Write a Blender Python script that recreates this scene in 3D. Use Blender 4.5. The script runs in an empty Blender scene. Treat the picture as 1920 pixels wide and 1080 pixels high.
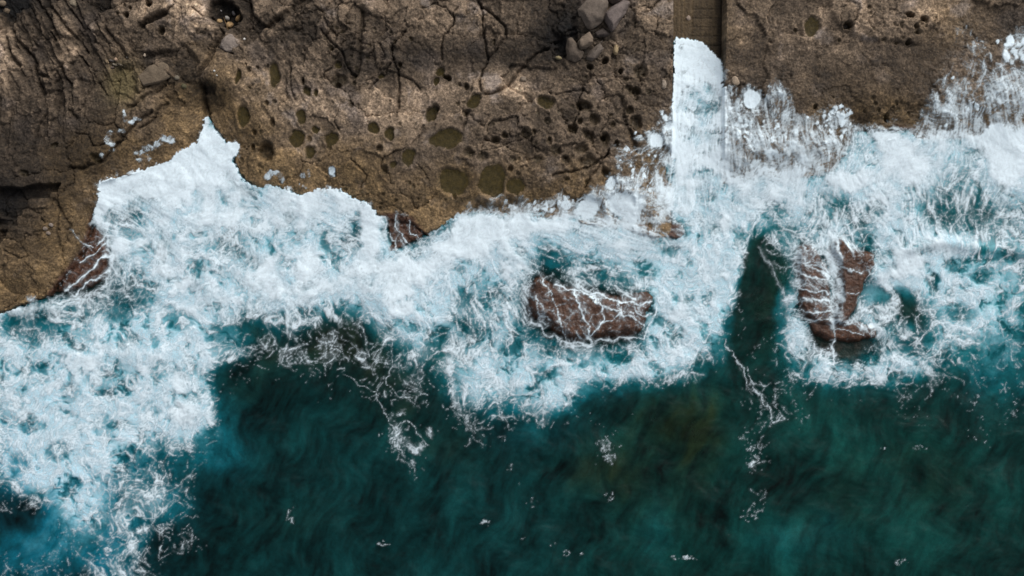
import bpy, bmesh, math, random
import numpy as np
from mathutils import Vector

S = bpy.context.scene
COL = S.collection
# ------------------------------------------------------------------ camera, sky, sun
CAM_H = 90.0
MPP = 0.04                       # metres of ground per unit of plan grid
cam = bpy.data.cameras.new('camera'); camo = bpy.data.objects.new('camera', cam); COL.objects.link(camo)
camo.location = (0, 0, CAM_H + 0.35); camo.rotation_euler = (0, 0, 0)
cam.sensor_width = 36; cam.lens = 36 * CAM_H / (1920 * MPP); cam.clip_end = 5000; cam.clip_start = 1
S.camera = camo
SUN_EL, SUN_AZ = math.radians(42), math.radians(35)      # azimuth measured from +y towards +x
w = bpy.data.worlds.new('World'); S.world = w; w.use_nodes = True
nt = w.node_tree; bg = nt.nodes['Background']
sky = nt.nodes.new('ShaderNodeTexSky'); sky.sky_type = 'NISHITA'; sky.sun_disc = False
sky.sun_elevation = SUN_EL; sky.sun_rotation = SUN_AZ; sky.dust_density = 4.0; sky.air_density = 0.7; sky.ozone_density = 0.8
hs = nt.nodes.new('ShaderNodeHueSaturation'); hs.inputs['Saturation'].default_value = 0.3
nt.links.new(sky.outputs[0], hs.inputs['Color']); nt.links.new(hs.outputs[0], bg.inputs[0])
bg.inputs[1].default_value = 0.15
sl = bpy.data.lights.new('sun', 'SUN'); sl.energy = 1.5; sl.angle = math.radians(34); sl.color = (1, 0.97, 0.93)
so = bpy.data.objects.new('sun', sl); COL.objects.link(so)
d = Vector((math.sin(SUN_AZ) * math.cos(SUN_EL), math.cos(SUN_AZ) * math.cos(SUN_EL), math.sin(SUN_EL)))
so.rotation_euler = (-d).to_track_quat('-Z', 'Y').to_euler(); so.location = (40, 40, 60)
S.view_settings.view_transform = 'Standard'; S.view_settings.look = 'None'
S.view_settings.exposure = 0.0; S.view_settings.gamma = 1.0
S.cycles.transparent_max_bounces = 8; S.cycles.max_bounces = 5

rng = np.random.RandomState(7); random.seed(5)
F32 = np.float32

# ------------------------------------------------------------------ grid (plan units: 1 unit = 4 cm, x right, y towards the sea)
STEP = 1.5
X0, X1, Y0, Y1 = -75.0, 1995.0, -60.0, 1140.0
gx = np.arange(X0, X1 + .1, STEP, dtype=F32); gy = np.arange(Y0, Y1 + .1, STEP, dtype=F32)
NX, NY = len(gx), len(gy)
GX, GY = np.meshgrid(gx, gy)

def ss(a, b, x):
    t = np.clip((x - a) / (b - a), 0, 1); return t * t * (3 - 2 * t)
def lerp(a, b, t): return a + (b - a) * t

PN = 4096
perm = rng.permutation(PN).astype(np.int32)
ang = rng.rand(PN) * 2 * np.pi
gcx, gcy = np.cos(ang).astype(F32), np.sin(ang).astype(F32)
rnd1, rnd2, rnd3 = [rng.rand(PN).astype(F32) for _ in range(3)]
def hsh(ix, iy, s): return perm[(perm[(ix + s * 131) & (PN - 1)] + iy) & (PN - 1)]
def perlin(x, y, s=0):
    fx = np.floor(x); fy = np.floor(y); ix = fx.astype(np.int32); iy = fy.astype(np.int32)
    u = x - fx; v = y - fy
    def g(dx, dy):
        h = hsh(ix + dx, iy + dy, s); return gcx[h] * (u - dx) + gcy[h] * (v - dy)
    su = u * u * u * (u * (u * 6 - 15) + 10); sv = v * v * v * (v * (v * 6 - 15) + 10)
    a = g(0, 0); b = g(1, 0); c = g(0, 1); e = g(1, 1)
    return ((a + (b - a) * su) * (1 - sv) + (c + (e - c) * su) * sv) * 1.5
def fbm(x, y, scale, octv=4, s=0, gain=.5, ridged=False):
    r = np.zeros_like(x); a = 1.0; f = 1.0 / scale; t = 0
    for o in range(octv):
        n = perlin(x * f + o * 17.3, y * f - o * 9.1, s + o)
        if ridged: n = 1 - 2 * np.abs(n)
        r += a * n; t += a; a *= gain; f *= 2.03
    return r / t
def worley(x, y, scale, s=0, jit=1.0):
    x = x / scale; y = y / scale
    fx = np.floor(x); fy = np.floor(y); ix = fx.astype(np.int32); iy = fy.astype(np.int32)
    u = x - fx; v = y - fy
    f1 = np.full_like(x, 9); f2 = np.full_like(x, 9); cid = np.zeros(x.shape, np.int32)
    for dy in (-1, 0, 1):
        for dx in (-1, 0, 1):
            h = hsh(ix + dx, iy + dy, s)
            px = dx + .5 + jit * (rnd1[h] - .5) - u; py = dy + .5 + jit * (rnd2[h] - .5) - v
            q = px * px + py * py
            n = q < f1
            f2 = np.where(n, f1, np.minimum(f2, q)); cid = np.where(n, h, cid); f1 = np.where(n, q, f1)
    return np.sqrt(f1), np.sqrt(f2), cid
def samp(A, x, y):               # bilinear lookup in plan units
    i = np.clip((x - X0) / STEP, 0, NX - 1.001); j = np.clip((y - Y0) / STEP, 0, NY - 1.001)
    i0 = i.astype(np.int32); j0 = j.astype(np.int32); u = (i - i0).astype(F32); v = (j - j0).astype(F32)
    return (A[j0, i0] * (1 - u) + A[j0, i0 + 1] * u) * (1 - v) + (A[j0 + 1, i0] * (1 - u) + A[j0 + 1, i0 + 1] * u) * v
def blur(A, r, it=2):            # box blur, r in plan units
    k = max(1, int(r / STEP))
    for _ in range(it):
        for ax in (0, 1):
            P = np.pad(A, [(k + 1, k) if a == ax else (0, 0) for a in (0, 1)], mode='edge').astype(np.float64)
            c = np.cumsum(P, axis=ax)
            A = ((c[2 * k + 1:] - c[:-2 * k - 1]) if ax == 0 else (c[:, 2 * k + 1:] - c[:, :-2 * k - 1])) / (2 * k + 1)
    return A.astype(F32)
def rankmap(A):                  # spread values evenly over 0..1
    s = np.sort(A[::5, ::5].ravel()); q = np.linspace(0, 1, 400)
    return np.interp(A, s[(q * (len(s) - 1)).astype(int)], q).astype(F32)
def digits(rows):                # a coarse plan of one digit per 40x40 units
    W = 48
    return np.array([[float(c) for c in (r.replace(' ', '') + '0' * W)[:W]] for r in rows], F32)
def upgrid(G, x, y, cell=40.0):
    i = x / cell - .5; j = y / cell - .5
    i = np.clip(i, 0, G.shape[1] - 1.001); j = np.clip(j, 0, G.shape[0] - 1.001)
    i0 = i.astype(np.int32); j0 = j.astype(np.int32); u = i - i0; v = j - j0
    u = u * u * (3 - 2 * u); v = v * v * (3 - 2 * v)
    return (G[j0, i0] * (1 - u) + G[j0, i0 + 1] * u) * (1 - v) + (G[j0 + 1, i0] * (1 - u) + G[j0 + 1, i0 + 1] * u) * v

def poly_sd(poly, x, y):         # signed distance, negative inside
    dmin = np.full(x.shape, 1e12, F32); ins = np.zeros(x.shape, bool); n = len(poly)
    for k in range(n):
        ax, ay = poly[k]; bx, by = poly[(k + 1) % n]
        ex, ey = bx - ax, by - ay; L = ex * ex + ey * ey + 1e-9
        wx = x - ax; wy = y - ay
        t = np.clip((wx * ex + wy * ey) / L, 0, 1)
        q = (wx - ex * t) ** 2 + (wy - ey * t) ** 2
        dmin = np.minimum(dmin, q)
        if ay != by:
            c = ((ay <= y) != (by <= y)) & (x < ax + (y - ay) * (ex / (by - ay)))
            ins ^= c
    dd = np.sqrt(dmin); return np.where(ins, -dd, dd)
def box_of(pts, m):
    xs = [p[0] for p in pts]; ys = [p[1] for p in pts]
    i0 = int(np.clip((min(xs) - m - X0) / STEP, 0, NX - 2)); i1 = int(np.clip((max(xs) + m - X0) / STEP + 2, i0 + 1, NX))
    j0 = int(np.clip((min(ys) - m - Y0) / STEP, 0, NY - 2)); j1 = int(np.clip((max(ys) + m - Y0) / STEP + 2, j0 + 1, NY))
    return slice(j0, j1), slice(i0, i1)
def line_d(pts, x, y):
    dmin = np.full(x.shape, 1e12, F32)
    for k in range(len(pts) - 1):
        ax, ay = pts[k][:2]; bx, by = pts[k + 1][:2]
        ex, ey = bx - ax, by - ay; L = ex * ex + ey * ey + 1e-9
        t = np.clip(((x - ax) * ex + (y - ay) * ey) / L, 0, 1)
        dmin = np.minimum(dmin, (x - ax - ex * t) ** 2 + (y - ay - ey * t) ** 2)
    return np.sqrt(dmin)

def ell(lst, x, y, base=0.0, sharp=1.0):
    R = np.full(x.shape, base, F32)
    for (cx, cy, rx, ry, rt, a) in lst:
        sl_ = box_of([(cx - max(rx, ry) * 2, cy - max(rx, ry) * 2), (cx + max(rx, ry) * 2, cy + max(rx, ry) * 2)], 20)
        dx = x[sl_] - cx; dy = y[sl_] - cy; c, s = math.cos(rt), math.sin(rt)
        q = ((dx * c + dy * s) / rx) ** 2 + ((-dx * s + dy * c) / ry) ** 2
        R[sl_] += a * np.exp(-q * sharp)
    return R

# small shared noises
n3 = fbm(GX, GY, 7, 2, 11); n12 = fbm(GX, GY, 26, 3, 21); n40 = fbm(GX, GY, 80, 4, 31)
WXj = GX + fbm(GX, GY, 34, 4, 41) * 16; WYj = GY + fbm(GX, GY, 34, 4, 51) * 16

# ------------------------------------------------------------------ plans
DRY = [(-900, 620), (-75, 600), (0, 588), (20, 580), (50, 570), (60, 560), (95, 553), (112, 528), (128, 508), (150, 472), (152, 455), (165, 425), (172, 405), (180, 392), (184, 365),
 (190, 342), (225, 330), (245, 320), (290, 310), (320, 300), (345, 277), (372, 268), (383, 240), (382, 225), (390, 215), (400, 232), (403, 245), (425, 265), (450, 272), (447, 290),
 (438, 305), (450, 325), (465, 345), (480, 350), (500, 346), (520, 348), (545, 361), (560, 365), (600, 355), (640, 358), (660, 370), (690, 385), (715, 405), (735, 408), (748, 402), (765, 412), (790, 432),
 (800, 441), (808, 436), (830, 420), (850, 405), (868, 394), (900, 378), (940, 372), (980, 368), (1010, 372), (1050, 363), (1080, 372), (1110, 358), (1133, 345), (1128, 328), (1150, 305),
 (1155, 280), (1178, 268), (1205, 262), (1215, 245), (1232, 228), (1240, 205), (1258, 198), (1261, 130), (1261, 90), (1265, 72), (1280, 72), (1300, 75), (1320, 82), (1335, 100), (1351, 115), (1353, 165), (1378, 162),
 (1386, 174), (1395, 165), (1412, 163), (1426, 175), (1430, 190), (1432, 167), (1448, 158), (1460, 175), (1480, 190), (1490, 215), (1510, 222), (1530, 207), (1560, 195), (1590, 205),
 (1603, 232), (1625, 234), (1640, 228), (1665, 232), (1683, 230), (1686, 240), (1706, 242), (1714, 232), (1722, 205), (1742, 165), (1762, 130), (1782, 95), (1786, 65), (1794, 40), (1806, 62), (1832, 88), (1852, 112), (1858, 100), (1875, 70),
 (1920, 62), (2080, 40), (2900, 0), (2900, -900), (-900, -900)]
SHORE = [(-900, 620), (-75, 600), (0, 588), (50, 568), (95, 553), (112, 528), (128, 508), (150, 472), (160, 440), (172, 405), (180, 392), (190, 350), (225, 335), (290, 318), (350, 285), (376, 268), (386, 235), (390, 215), (398, 235), (425, 268), (445, 280),
 (440, 305), (455, 335), (480, 352), (520, 350), (560, 367), (640, 362), (690, 388), (720, 410), (770, 420), (800, 441), (830, 424), (868, 404), (900, 400), (960, 408), (1030, 412), (1075, 406), (1090, 420), (1130, 428), (1172, 430), (1200, 441),
 (1240, 446), (1262, 436), (1264, 330), (1352, 330), (1353, 348), (1420, 335), (1500, 335), (1560, 322), (1590, 290), (1603, 246), (1700, 246), (1720, 262), (1800, 262), (1920, 246), (2080, 230), (2900, 200), (2900, -900), (-900, -900)]
FOAM = digits([
 '000000000000000000000000000000000000000000000000',
 '000000000000000000000000000000009900000000001113',
 '000000000000000000000000000000009900000000001325',
 '000000000000000000000000000000009900000000013445',
 '000000000000000000000000000000029956510110034466',
 '000000000900000000000000000000249955643410046677',
 '000000009999000000000000000000569966665589988899',
 '000000999999000000000000000034469967776789988789',
 '000099999999999999990000000045579988988998876579',
 '000097888988989899000023445859688887886688755676',
 '000095688887888779318999998898548875567657764454',
 '000238788767788679569998866788768871565747988645',
 '001337787877889789998887834544457770254647875444',
 '002644578888999878877656513443466650165628666544',
 '876643567875675546875456512344378830164648335544',
 '534554566532343323554545411321568511173568635543',
 '657888776763333333243554544444576201266324555222',
 '765886788511112222233464556556643101146656542112',
 '666767868710001112231455574110100013211111211112',
 '566667778800000000211334431100000001320000110111',
 '566665545300000000321121000020000002000000000110',
 '565564333100000000220000000020000003000000000000',
 '454554442100000000010000100000000001000000000000',
 '233554443000000000000000000000000002000000000000',
 '001445432100010000000000000000000002000000000000',
 '001224523100000000000000000000000000000000000000',
 '222234310000000000000000000000000000000000000000'])
ROCK = digits([
 '113324668824664656565565434344665445456565677544', '633544556677533565356565642243556644665566566454', '644545445465455544445434423355455444655554444554',
 '754544453445655544345555755455455554444444445555', '554444554335665556676566755555455544444444445555', '444434445555555555666654544444455544444444555555', 
 '333334556555555555555545444444455544455555555555', '333334666655666555555555555555555555555555555555', '233345555666666666554444555556665555555555555555', 
 '124566666666666666666666666666666666555555555555', '234556666666666666666666666666666666555555555555', '445666666666666666666666666666666', '566666', '566666', '566666', '566666'])
# (x, y, rx, ry, foam amount) foam lying in hollows and in loose scraps on the rock
SPOTS = [(1405, 190, 18, 21, .97), (1228, 265, 15, 15, .93), (1254, 239, 14, 10, .85), (1256, 264, 12, 9, .75), (1143, 345, 12, 14, .85), (1162, 385, 24, 27, .92), (1102, 393, 24, 24, .95),
 (1061, 385, 11, 11, .9), (1030, 380, 11, 9, .7), (624, 322, 8, 10, .85), (1883, 82, 8, 13, .95), (1875, 108, 9, 9, .93), (1892, 102, 6, 8, .9), (1907, 112, 8, 7, .9), (1910, 84, 6, 8, .9), (1862, 130, 9, 9, .8),
 (265, 288, 13, 6, .75), (283, 280, 12, 6, .75), (300, 272, 9, 6, .7), (318, 262, 13, 8, .85), (262, 300, 6, 4, .7), (280, 296, 5, 6, .5), (213, 253, 9, 6, .7), (208, 264, 8, 9, .6), (214, 271, 7, 5, .6), (233, 248, 9, 5, .7), (215, 285, 9, 5, .5),
 (195, 292, 5, 5, .5), (252, 231, 8, 5, .8), (241, 222, 4, 10, .7), (264, 226, 9, 3, .8), (238, 212, 3, 4, .8), (515, 326, 15, 5, .8), (504, 333, 8, 7, .75), (530, 336, 6, 9, .65), (569, 330, 5, 6, .6), (580, 325, 3, 8, .5),
 (1658, 842, 5, 3, .8), (1690, 1055, 17, 7, .7), (1288, 1048, 24, 4, .7), (1262, 1049, 10, 5, .75), (1150, 845, 26, 14, .5), (1135, 832, 20, 8, .45), (718, 1022, 11, 6, .75), (910, 984, 12, 8, .6), (978, 1010, 8, 4, .6), (1037, 1024, 8, 5, .75), (1062, 1040, 8, 7, .75),
 (1095, 1043, 10, 5, .5), (1413, 865, 14, 16, .65), (1408, 840, 12, 10, .6), (1405, 968, 20, 14, .5), (1427, 925, 12, 12, .4), (546, 968, 8, 18, .5), (1728, 842, 16, 6, .5), (1836, 828, 26, 10, .45), (1142, 930, 12, 14, .45), (1000, 945, 16, 12, .35), (1247, 720, 20, 9, .85),
 (1420, 735, 10, 16, .5), (1440, 765, 18, 30, .36), (1450, 792, 16, 6, .5), (740, 830, 10, 35, .6), (1850, 712, 14, 3, .6), (1835, 745, 6, 4, .7), (885, 800, 20, 16, .4), (957, 877, 8, 8, .4), (1000, 600, 6, 4, 0)]
# (x, y, rx, ry, rot, amount) clouds of bubbles under the surface that lighten the water
CLOUD = [(1840, 560, 110, 90, 0, .42), (1880, 660, 70, 90, 0, .34), (1780, 520, 120, 50, 0, .35), (1700, 480, 70, 40, 0, .55), (1450, 400, 60, 40, 0, .3), (60, 1040, 110, 60, 0, .30), (150, 985, 90, 50, .6, .32), (395, 840, 40, 50, .5, .22), (440, 870, 45, 40, 0, .1), (425, 640, 45, 45, 0, .45),
 (250, 640, 110, 60, 0, .8), (200, 730, 150, 60, .3, .75), (80, 830, 90, 80, 0, .6), (200, 850, 120, 60, 0, .35), (120, 940, 60, 50, 0, .5), (300, 950, 60, 40, 0, .28), (60, 870, 60, 40, 0, .4), (330, 760, 60, 50, 0, .6),
 (780, 590, 60, 55, .6, .8), (700, 530, 90, 50, 0, .8), (860, 520, 60, 40, 0, .6), (960, 640, 60, 50, 0, .35), (1060, 700, 90, 40, 0, .55), (1040, 750, 45, 25, 0, .55), (1180, 690, 90, 35, 0, .5), (1300, 600, 80, 80, 0, .7), (1330, 480, 60, 80, 0, .9), (950, 690, 70, 50, 0, .32), (870, 720, 50, 40, 0, .3),
 (1000, 800, 90, 40, 0, .12), (1200, 500, 60, 50, 0, .45), (1080, 470, 50, 30, 0, .45), (1640, 690, 110, 40, 0, .34), (1560, 690, 60, 30, 0, .35), (1490, 590, 40, 70, 0, .5), (1620, 560, 40, 80, 0, .5), (1230, 995, 30, 60, 0, .07), (1560, 980, 60, 30, .7, .06), (1480, 1020, 80, 40, 0, .07),
 (1240, 600, 40, 60, 0, .6), (630, 680, 60, 60, 0, -.1), (760, 680, 60, 50, 0, .12), (70, 960, 60, 30, 0, -.35), (450, 700, 50, 40, 0, -.1), (1420, 520, 35, 60, 0, -.5), (1110, 590, 100, 55, 0, -.25), (1700, 590, 40, 40, .6, -.25), (1575, 650, 50, 35, 0, -.5), (150, 480, 40, 60, 0, -.8), (1400, 620, 40, 60, 0, -.3), (160, 520, 30, 30, 0, -.4)]
# (x, y, rx, ry, rot, amount) shallow reef under the water
REEF = [(560, 620, 90, 40, 0, .55), (720, 630, 60, 40, 0, .5), (760, 720, 110, 60, .2, .45), (840, 620, 60, 70, 0, .6), (900, 580, 60, 60, 0, .45), (960, 600, 40, 50, 0, .7), (1110, 590, 150, 70, 0, .8), (1310, 800, 28, 120, 0, .45), (1150, 880, 90, 60, .5, .35), (1230, 790, 50, 60, 0, .4), (830, 880, 40, 30, 0, .22),
 (1430, 560, 40, 60, 0, .5), (1400, 760, 30, 60, 0, .25), (265, 850, 55, 32, 0, .85), (1575, 640, 95, 65, 0, .95), (1560, 420, 110, 60, 0, .8), (1700, 430, 60, 50, 0, .6), (1800, 400, 110, 60, 0, .95), (1240, 500, 60, 30, 0, .65), (1190, 480, 80, 40, 0, .6), (620, 460, 30, 30, 0, .4), (740, 470, 60, 30, 0, .8), (450, 450, 60, 50, 0, .5), (230, 420, 60, 60, 0, .7),
 (160, 490, 70, 70, 0, .95), (1560, 900, 60, 40, .8, .2), (1720, 920, 90, 60, .4, .2), (1100, 320, 20, 20, 0, .2), (460, 640, 40, 60, 0, .5), (380, 480, 60, 50, 0, .5), (1460, 640, 30, 40, 0, .4), (1640, 560, 30, 40, 0, .5), (1240, 430, 60, 30, 0, .8)]
# --- distance fields
sd_dry = poly_sd(DRY, GX, GY)            # negative on rock no wave reaches
sd_sh = poly_sd(SHORE, GX, GY)           # negative on land
sd_dryn = sd_dry + n3 * 4.5 + n12 * 7.5 * (1 - .8 * np.exp(-((GX - 1307) / 60) ** 4)) + fbm(GX, GY, 4, 2, 61) * 1.5
sd_shn = sd_sh + n12 * 5 + n3 * 1.5
print('distance fields')

# ------------------------------------------------------------------ rock relief
inland = np.clip(-sd_shn, 0, 400)
H = .30 + .75 * ss(0, 70, inland) + .35 * ss(80, 330, inland)
H += fbm(GX, GY, 230, 3, 71) * .45 + n40 * .24
# shaped terraces where ledges run across the shelf
T = fbm(GX + n12 * 10, GY, 150, 4, 81); q_ = T * 5.0; fq = np.floor(q_); H += (fq + ss(.35, .65, q_ - fq)) * .07
# bulging plates parted by seams
wx, wy = WXj + n12 * 8, WYj
f1, f2, cid = worley(wx * .92, wy * 1.05, 74, 3); seam = f2 - f1
H += (rnd3[cid] - .5) * (.16 + .22 * ss(60, 160, inland)) + np.sqrt(np.clip(seam, 0, .5)) * .12 - .15 * np.exp(-(seam / .028) ** 2) * (rnd2[cid] > .62) * ss(1450, 1340, GX)
plate = rnd3[cid]
fp1, fp2, cp = worley(wx * 1.1 + n3 * 3, wy * .9 + 200, 33, 8); plate2 = rnd2[cp]; rugged = np.clip(ell([(110, 120, 120, 90, 0, .7), (330, 60, 120, 60, 0, .9), (680, 70, 110, 70, 0, 1), (560, 60, 70, 60, 0, .6), (860, 40, 90, 50, 0, .6), (1160, 120, 90, 110, 0, 1), (1080, 60, 60, 60, 0, .8), (1640, 40, 120, 40, 0, .9), (1210, 40, 50, 50, 0, .8), (300, 180, 80, 50, 0, .7), (980, 240, 120, 50, 0, .6), (60, 420, 60, 40, 0, .5)], GX, GY), 0, 1)
H += rugged * ((plate2 - .5) * .48 - .10 * np.exp(-((fp2 - fp1) / .06) ** 2)) + rugged * fbm(GX, GY, 30, 5, 93, gain=.62, ridged=True) * .20
f1b, f2b, cidb = worley(wx, wy, 23, 5); seamb = f2b - f1b
lump = ell([(1000, 290, 150, 110, 0, 1), (1120, 250, 90, 80, 0, .8), (1130, 160, 60, 60, 0, .6), (780, 380, 130, 40, 0, .6), (1620, 190, 90, 40, 0, .5), (500, 300, 70, 50, 0, .5), (1620, 45, 110, 40, 0, .6), (740, 60, 90, 70, 0, .4)], GX, GY)
H += lump * (np.sqrt(np.clip(1.1 - f1b, 0, 1.1)) - .6) * .26
f1c, f2c, cidc = worley(WXj + 300, WYj, 9.5, 9)
H += (.35 + .9 * np.clip(lump, 0, 1)) * (.75 - f1c) * .060
rough = .6 + .5 * ss(-.2, .4, n40)
H += fbm(GX, GY, 24, 3, 91, ridged=True) * .060 * rough + n3 * .065 * rough + fbm(GX, GY, 3.5, 1, 97) * .028
# tilted strata at the left
sm = ell([(110, 90, 120, 130, 0, 1.2), (60, 230, 110, 70, 0, .5)], GX, GY); sm = np.clip(sm, 0, 1)
su_ = GX - GY * np.where(GY < 150, .52, .52 - .0018 * (GY - 150)) + n12 * 5
sv_ = GY + GX * .35
kk = hsh(np.floor(su_ / 15 + fbm(su_, sv_, 90, 2, 12) * 1.2).astype(np.int32), np.floor(sv_ / 70 + rnd1[(np.floor(su_ / 15).astype(np.int32)) & 4095] * 3).astype(np.int32), 4)
strat = rnd1[kk]; H += sm * ((strat - .5) * .45 + fbm(su_ * 3.2, sv_ * .25, 24, 3, 14) * .16)
# long diagonal grain across the middle left
gm = np.clip(ell([(560, 170, 120, 90, 0, 1), (520, 60, 80, 60, 0, .8), (480, 230, 80, 60, 0, .5)], GX, GY), 0, 1)
gu = GX * .5 - GY * .86; gv = GX * .86 + GY * .5
grain = fbm(gv * .9 - 0 * gu, gu * .1, 12, 3, 15)
grain = fbm((GX * .8 - GY * .55) * 1.6, (GX * .55 + GY * .8) * .22, 14, 3, 15)
H += gm * grain * .12
tone = np.ones_like(GX); ochre = np.zeros_like(GX); olive = np.zeros_like(GX)

PATCH = [   # outline, height change, tone factor (deep recesses: dark algae plus painted-in shade), edge softness
 ([(-60, -40), (66, -40), (62, 20), (40, 30), (36, 50), (20, 58), (12, 28), (-60, 22)], -1.0, .30, 5), ([(186, -30), (222, -30), (212, 18), (196, 28), (186, 20)], -.9, .35, 4),
 ([(268, 53), (280, 38), (318, 24), (333, 17), (318, 34), (290, 47), (272, 57)], -.8, .35, 3), ([(393, 24), (402, 10), (414, 2), (428, 8), (440, 8), (453, 24), (456, 38), (447, 46), (430, 56), (410, 47), (397, 38)], -1.0, .22, 3),
 ([(425, 57), (450, 46), (458, 30), (448, 8), (432, -30), (468, -30), (480, 30), (503, 57), (480, 80), (465, 90), (446, 76)], -.45, .45, 4), ([(503, 55), (540, 26), (580, -8), (592, 0), (560, 30), (510, 62)], -.6, .5, 4),
 ([(330, 100), (350, 88), (378, 115), (372, 140), (385, 165), (370, 178), (350, 158), (328, 140), (300, 112), (280, 118), (275, 108), (305, 98)], -.40, .52, 6), ([(385, 150), (410, 165), (405, 180), (382, 178)], -.4, .5, 4),
 ([(-60, 352), (50, 354), (80, 346), (122, 346), (115, 360), (101, 362), (101, 373), (62, 374), (61, 393), (51, 394), (50, 405), (42, 406), (40, 412), (18, 411), (5, 404), (-60, 404)], -.75, .62, 1.5),
 ([(62, 372), (100, 372), (100, 392), (62, 392)], .16, 1.25, 1), ([(52, 393), (69, 392), (69, 406), (52, 406)], .10, 1.5, 1), ([(42, 406), (67, 406), (66, 422), (42, 421)], .02, 1.45, 1), ([(-60, 406), (18, 412), (42, 414), (42, 424), (-60, 424)], -.30, .8, 1.2), ([(-60, 404), (5, 404), (5, 350), (-60, 350)], .2, 1.1, 1.2),
 ([(-60, 438), (22, 432), (16, 450), (0, 464), (-60, 470)], -.5, .5, 3), ([(95, 174), (127, 170), (128, 205), (97, 208)], -.3, .95, 2), ([(218, 142), (232, 126), (258, 128), (266, 150), (267, 172), (256, 190), (228, 196), (216, 172)], -.30, 1.15, 5),
 ([(330, -30), (392, -30), (396, 0), (388, 22), (400, 44), (421, 63), (395, 66), (375, 60), (355, 42), (342, 28)], .10, 1.25, 3), ([(207, 42), (222, 12), (250, 8), (285, 8), (300, 20), (262, 45), (240, 55), (235, 40)], .08, 1.25, 4), ([(208, 52), (262, 48), (235, 72), (212, 60)], .05, 1.2, 3),
 ([(-40, 55), (8, 26), (18, 40), (16, 56), (0, 62)], .2, 1.3, 3), ([(0, 65), (28, 75), (34, 105), (26, 140), (10, 165), (-60, 160)], .15, 1.3, 4), ([(130, 50), (150, 62), (148, 75), (138, 72)], .05, 1.3, 3), ([(148, 92), (158, 100), (150, 112), (143, 108)], .1, 1.45, 2), ([(170, 60), (185, 58), (182, 72), (172, 72)], .05, 1.4, 3), ([(195, 58), (205, 66), (198, 70)], .05, 1.3, 2),
 ([(118, 66), (124, 80), (136, 108), (142, 137), (133, 138), (126, 110)], .12, 1.4, 1.5), ([(412, 185), (400, 165), (385, 168), (378, 190), (390, 213), (408, 216), (422, 200), (425, 172)], -.18, .75, 3),
 ([(955, 160), (975, 152), (985, 175), (982, 195), (960, 192), (938, 182)], .03, 1.55, 6), ([(900, 135), (955, 140), (950, 160), (905, 178)], .02, 1.15, 8), ([(793, 25), (812, 15), (835, 22), (850, 38), (848, 58), (833, 70), (815, 60), (800, 45)], .12, 1.3, 2.5),
 ([(905, 22), (930, 40), (946, 60), (946, 78), (925, 104), (915, 108), (908, 60)], .10, 1.5, 3), ([(1180, 20), (1215, 10), (1235, 40), (1225, 62), (1205, 55)], .05, 1.25, 8), ([(1545, -30), (1775, -30), (1772, 25), (1758, 45), (1735, 58), (1718, 85), (1700, 88), (1675, 82), (1640, 78), (1600, 78), (1570, 60), (1548, 30)], .30, 1.12, 5),
 ([(1380, 45), (1405, 45), (1402, 75), (1385, 95), (1374, 85)], .03, 1.3, 6), ([(1495, 55), (1500, 38), (1517, 32), (1535, 40), (1540, 60), (1528, 76), (1508, 76)], .05, 1.15, 4),
 ([(605, 20), (620, 10), (665, 25), (680, 45), (675, 65), (645, 75), (628, 68), (615, 45)], .14, .95, 2), ([(612, 55), (628, 72), (650, 78), (676, 80), (678, 120), (668, 145), (655, 140), (640, 110)], .12, .8, 2), ([(560, 85), (600, 60), (640, 110), (660, 140), (630, 145), (590, 130)], -.05, .8, 5),
 ([(890, 118), (1000, 60), (1060, 20), (1075, 60), (1050, 110), (1020, 95), (960, 140)], -.10, .62, 14), ([(1060, -20), (1085, -20), (1085, 20), (1080, 45), (1070, 70), (1050, 60)], -.3, .5, 6), ([(1038, 85), (1058, 78), (1060, 118), (1046, 112)], -.35, .5, 3), ([(1125, 60), (1145, 70), (1150, 82), (1125, 84), (1110, 78)], -.2, .6, 3),
 ([(735, 100), (830, 75), (835, 120), (790, 125), (745, 140)], -.03, .78, 10), ([(640, 60), (660, 70), (672, 95), (665, 140), (640, 120)], 0, .7, 6), ([(870, 205), (990, 190), (1060, 190), (1080, 235), (960, 240), (900, 238)], -.05, .85, 8),
 ([(1600, 80), (1760, 60), (1770, 90), (1740, 170), (1700, 240), (1600, 240), (1560, 190), (1480, 150), (1380, 130), (1370, 110), (1480, 90)], -.12, .86, 12),
 ([(1690, 0), (1745, 0), (1752, 30), (1725, 52), (1690, 45)], .04, 1.3, 8), ([(820, -40), (1010, -40), (1000, 2), (960, 8), (940, 4), (905, 6), (880, 0)], .2, 1.2, 2), ([(925, 12), (938, 8), (938, 45), (925, 42)], -.1, .7, 1.5), ([(940, 8), (985, 8), (975, 22), (950, 45), (940, 45)], .03, 1.15, 1.5)]
for poly, dz, tf, soft in PATCH:
    sl_ = box_of(poly, 25); sd = poly_sd(poly, GX[sl_], GY[sl_]) + n3[sl_] * 1.6 * min(1, soft / 2) + n12[sl_] * .9 * soft
    m = ss(soft, -soft, sd); H[sl_] += dz * m; tone[sl_] *= 1 + (tf - 1) * m
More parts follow.
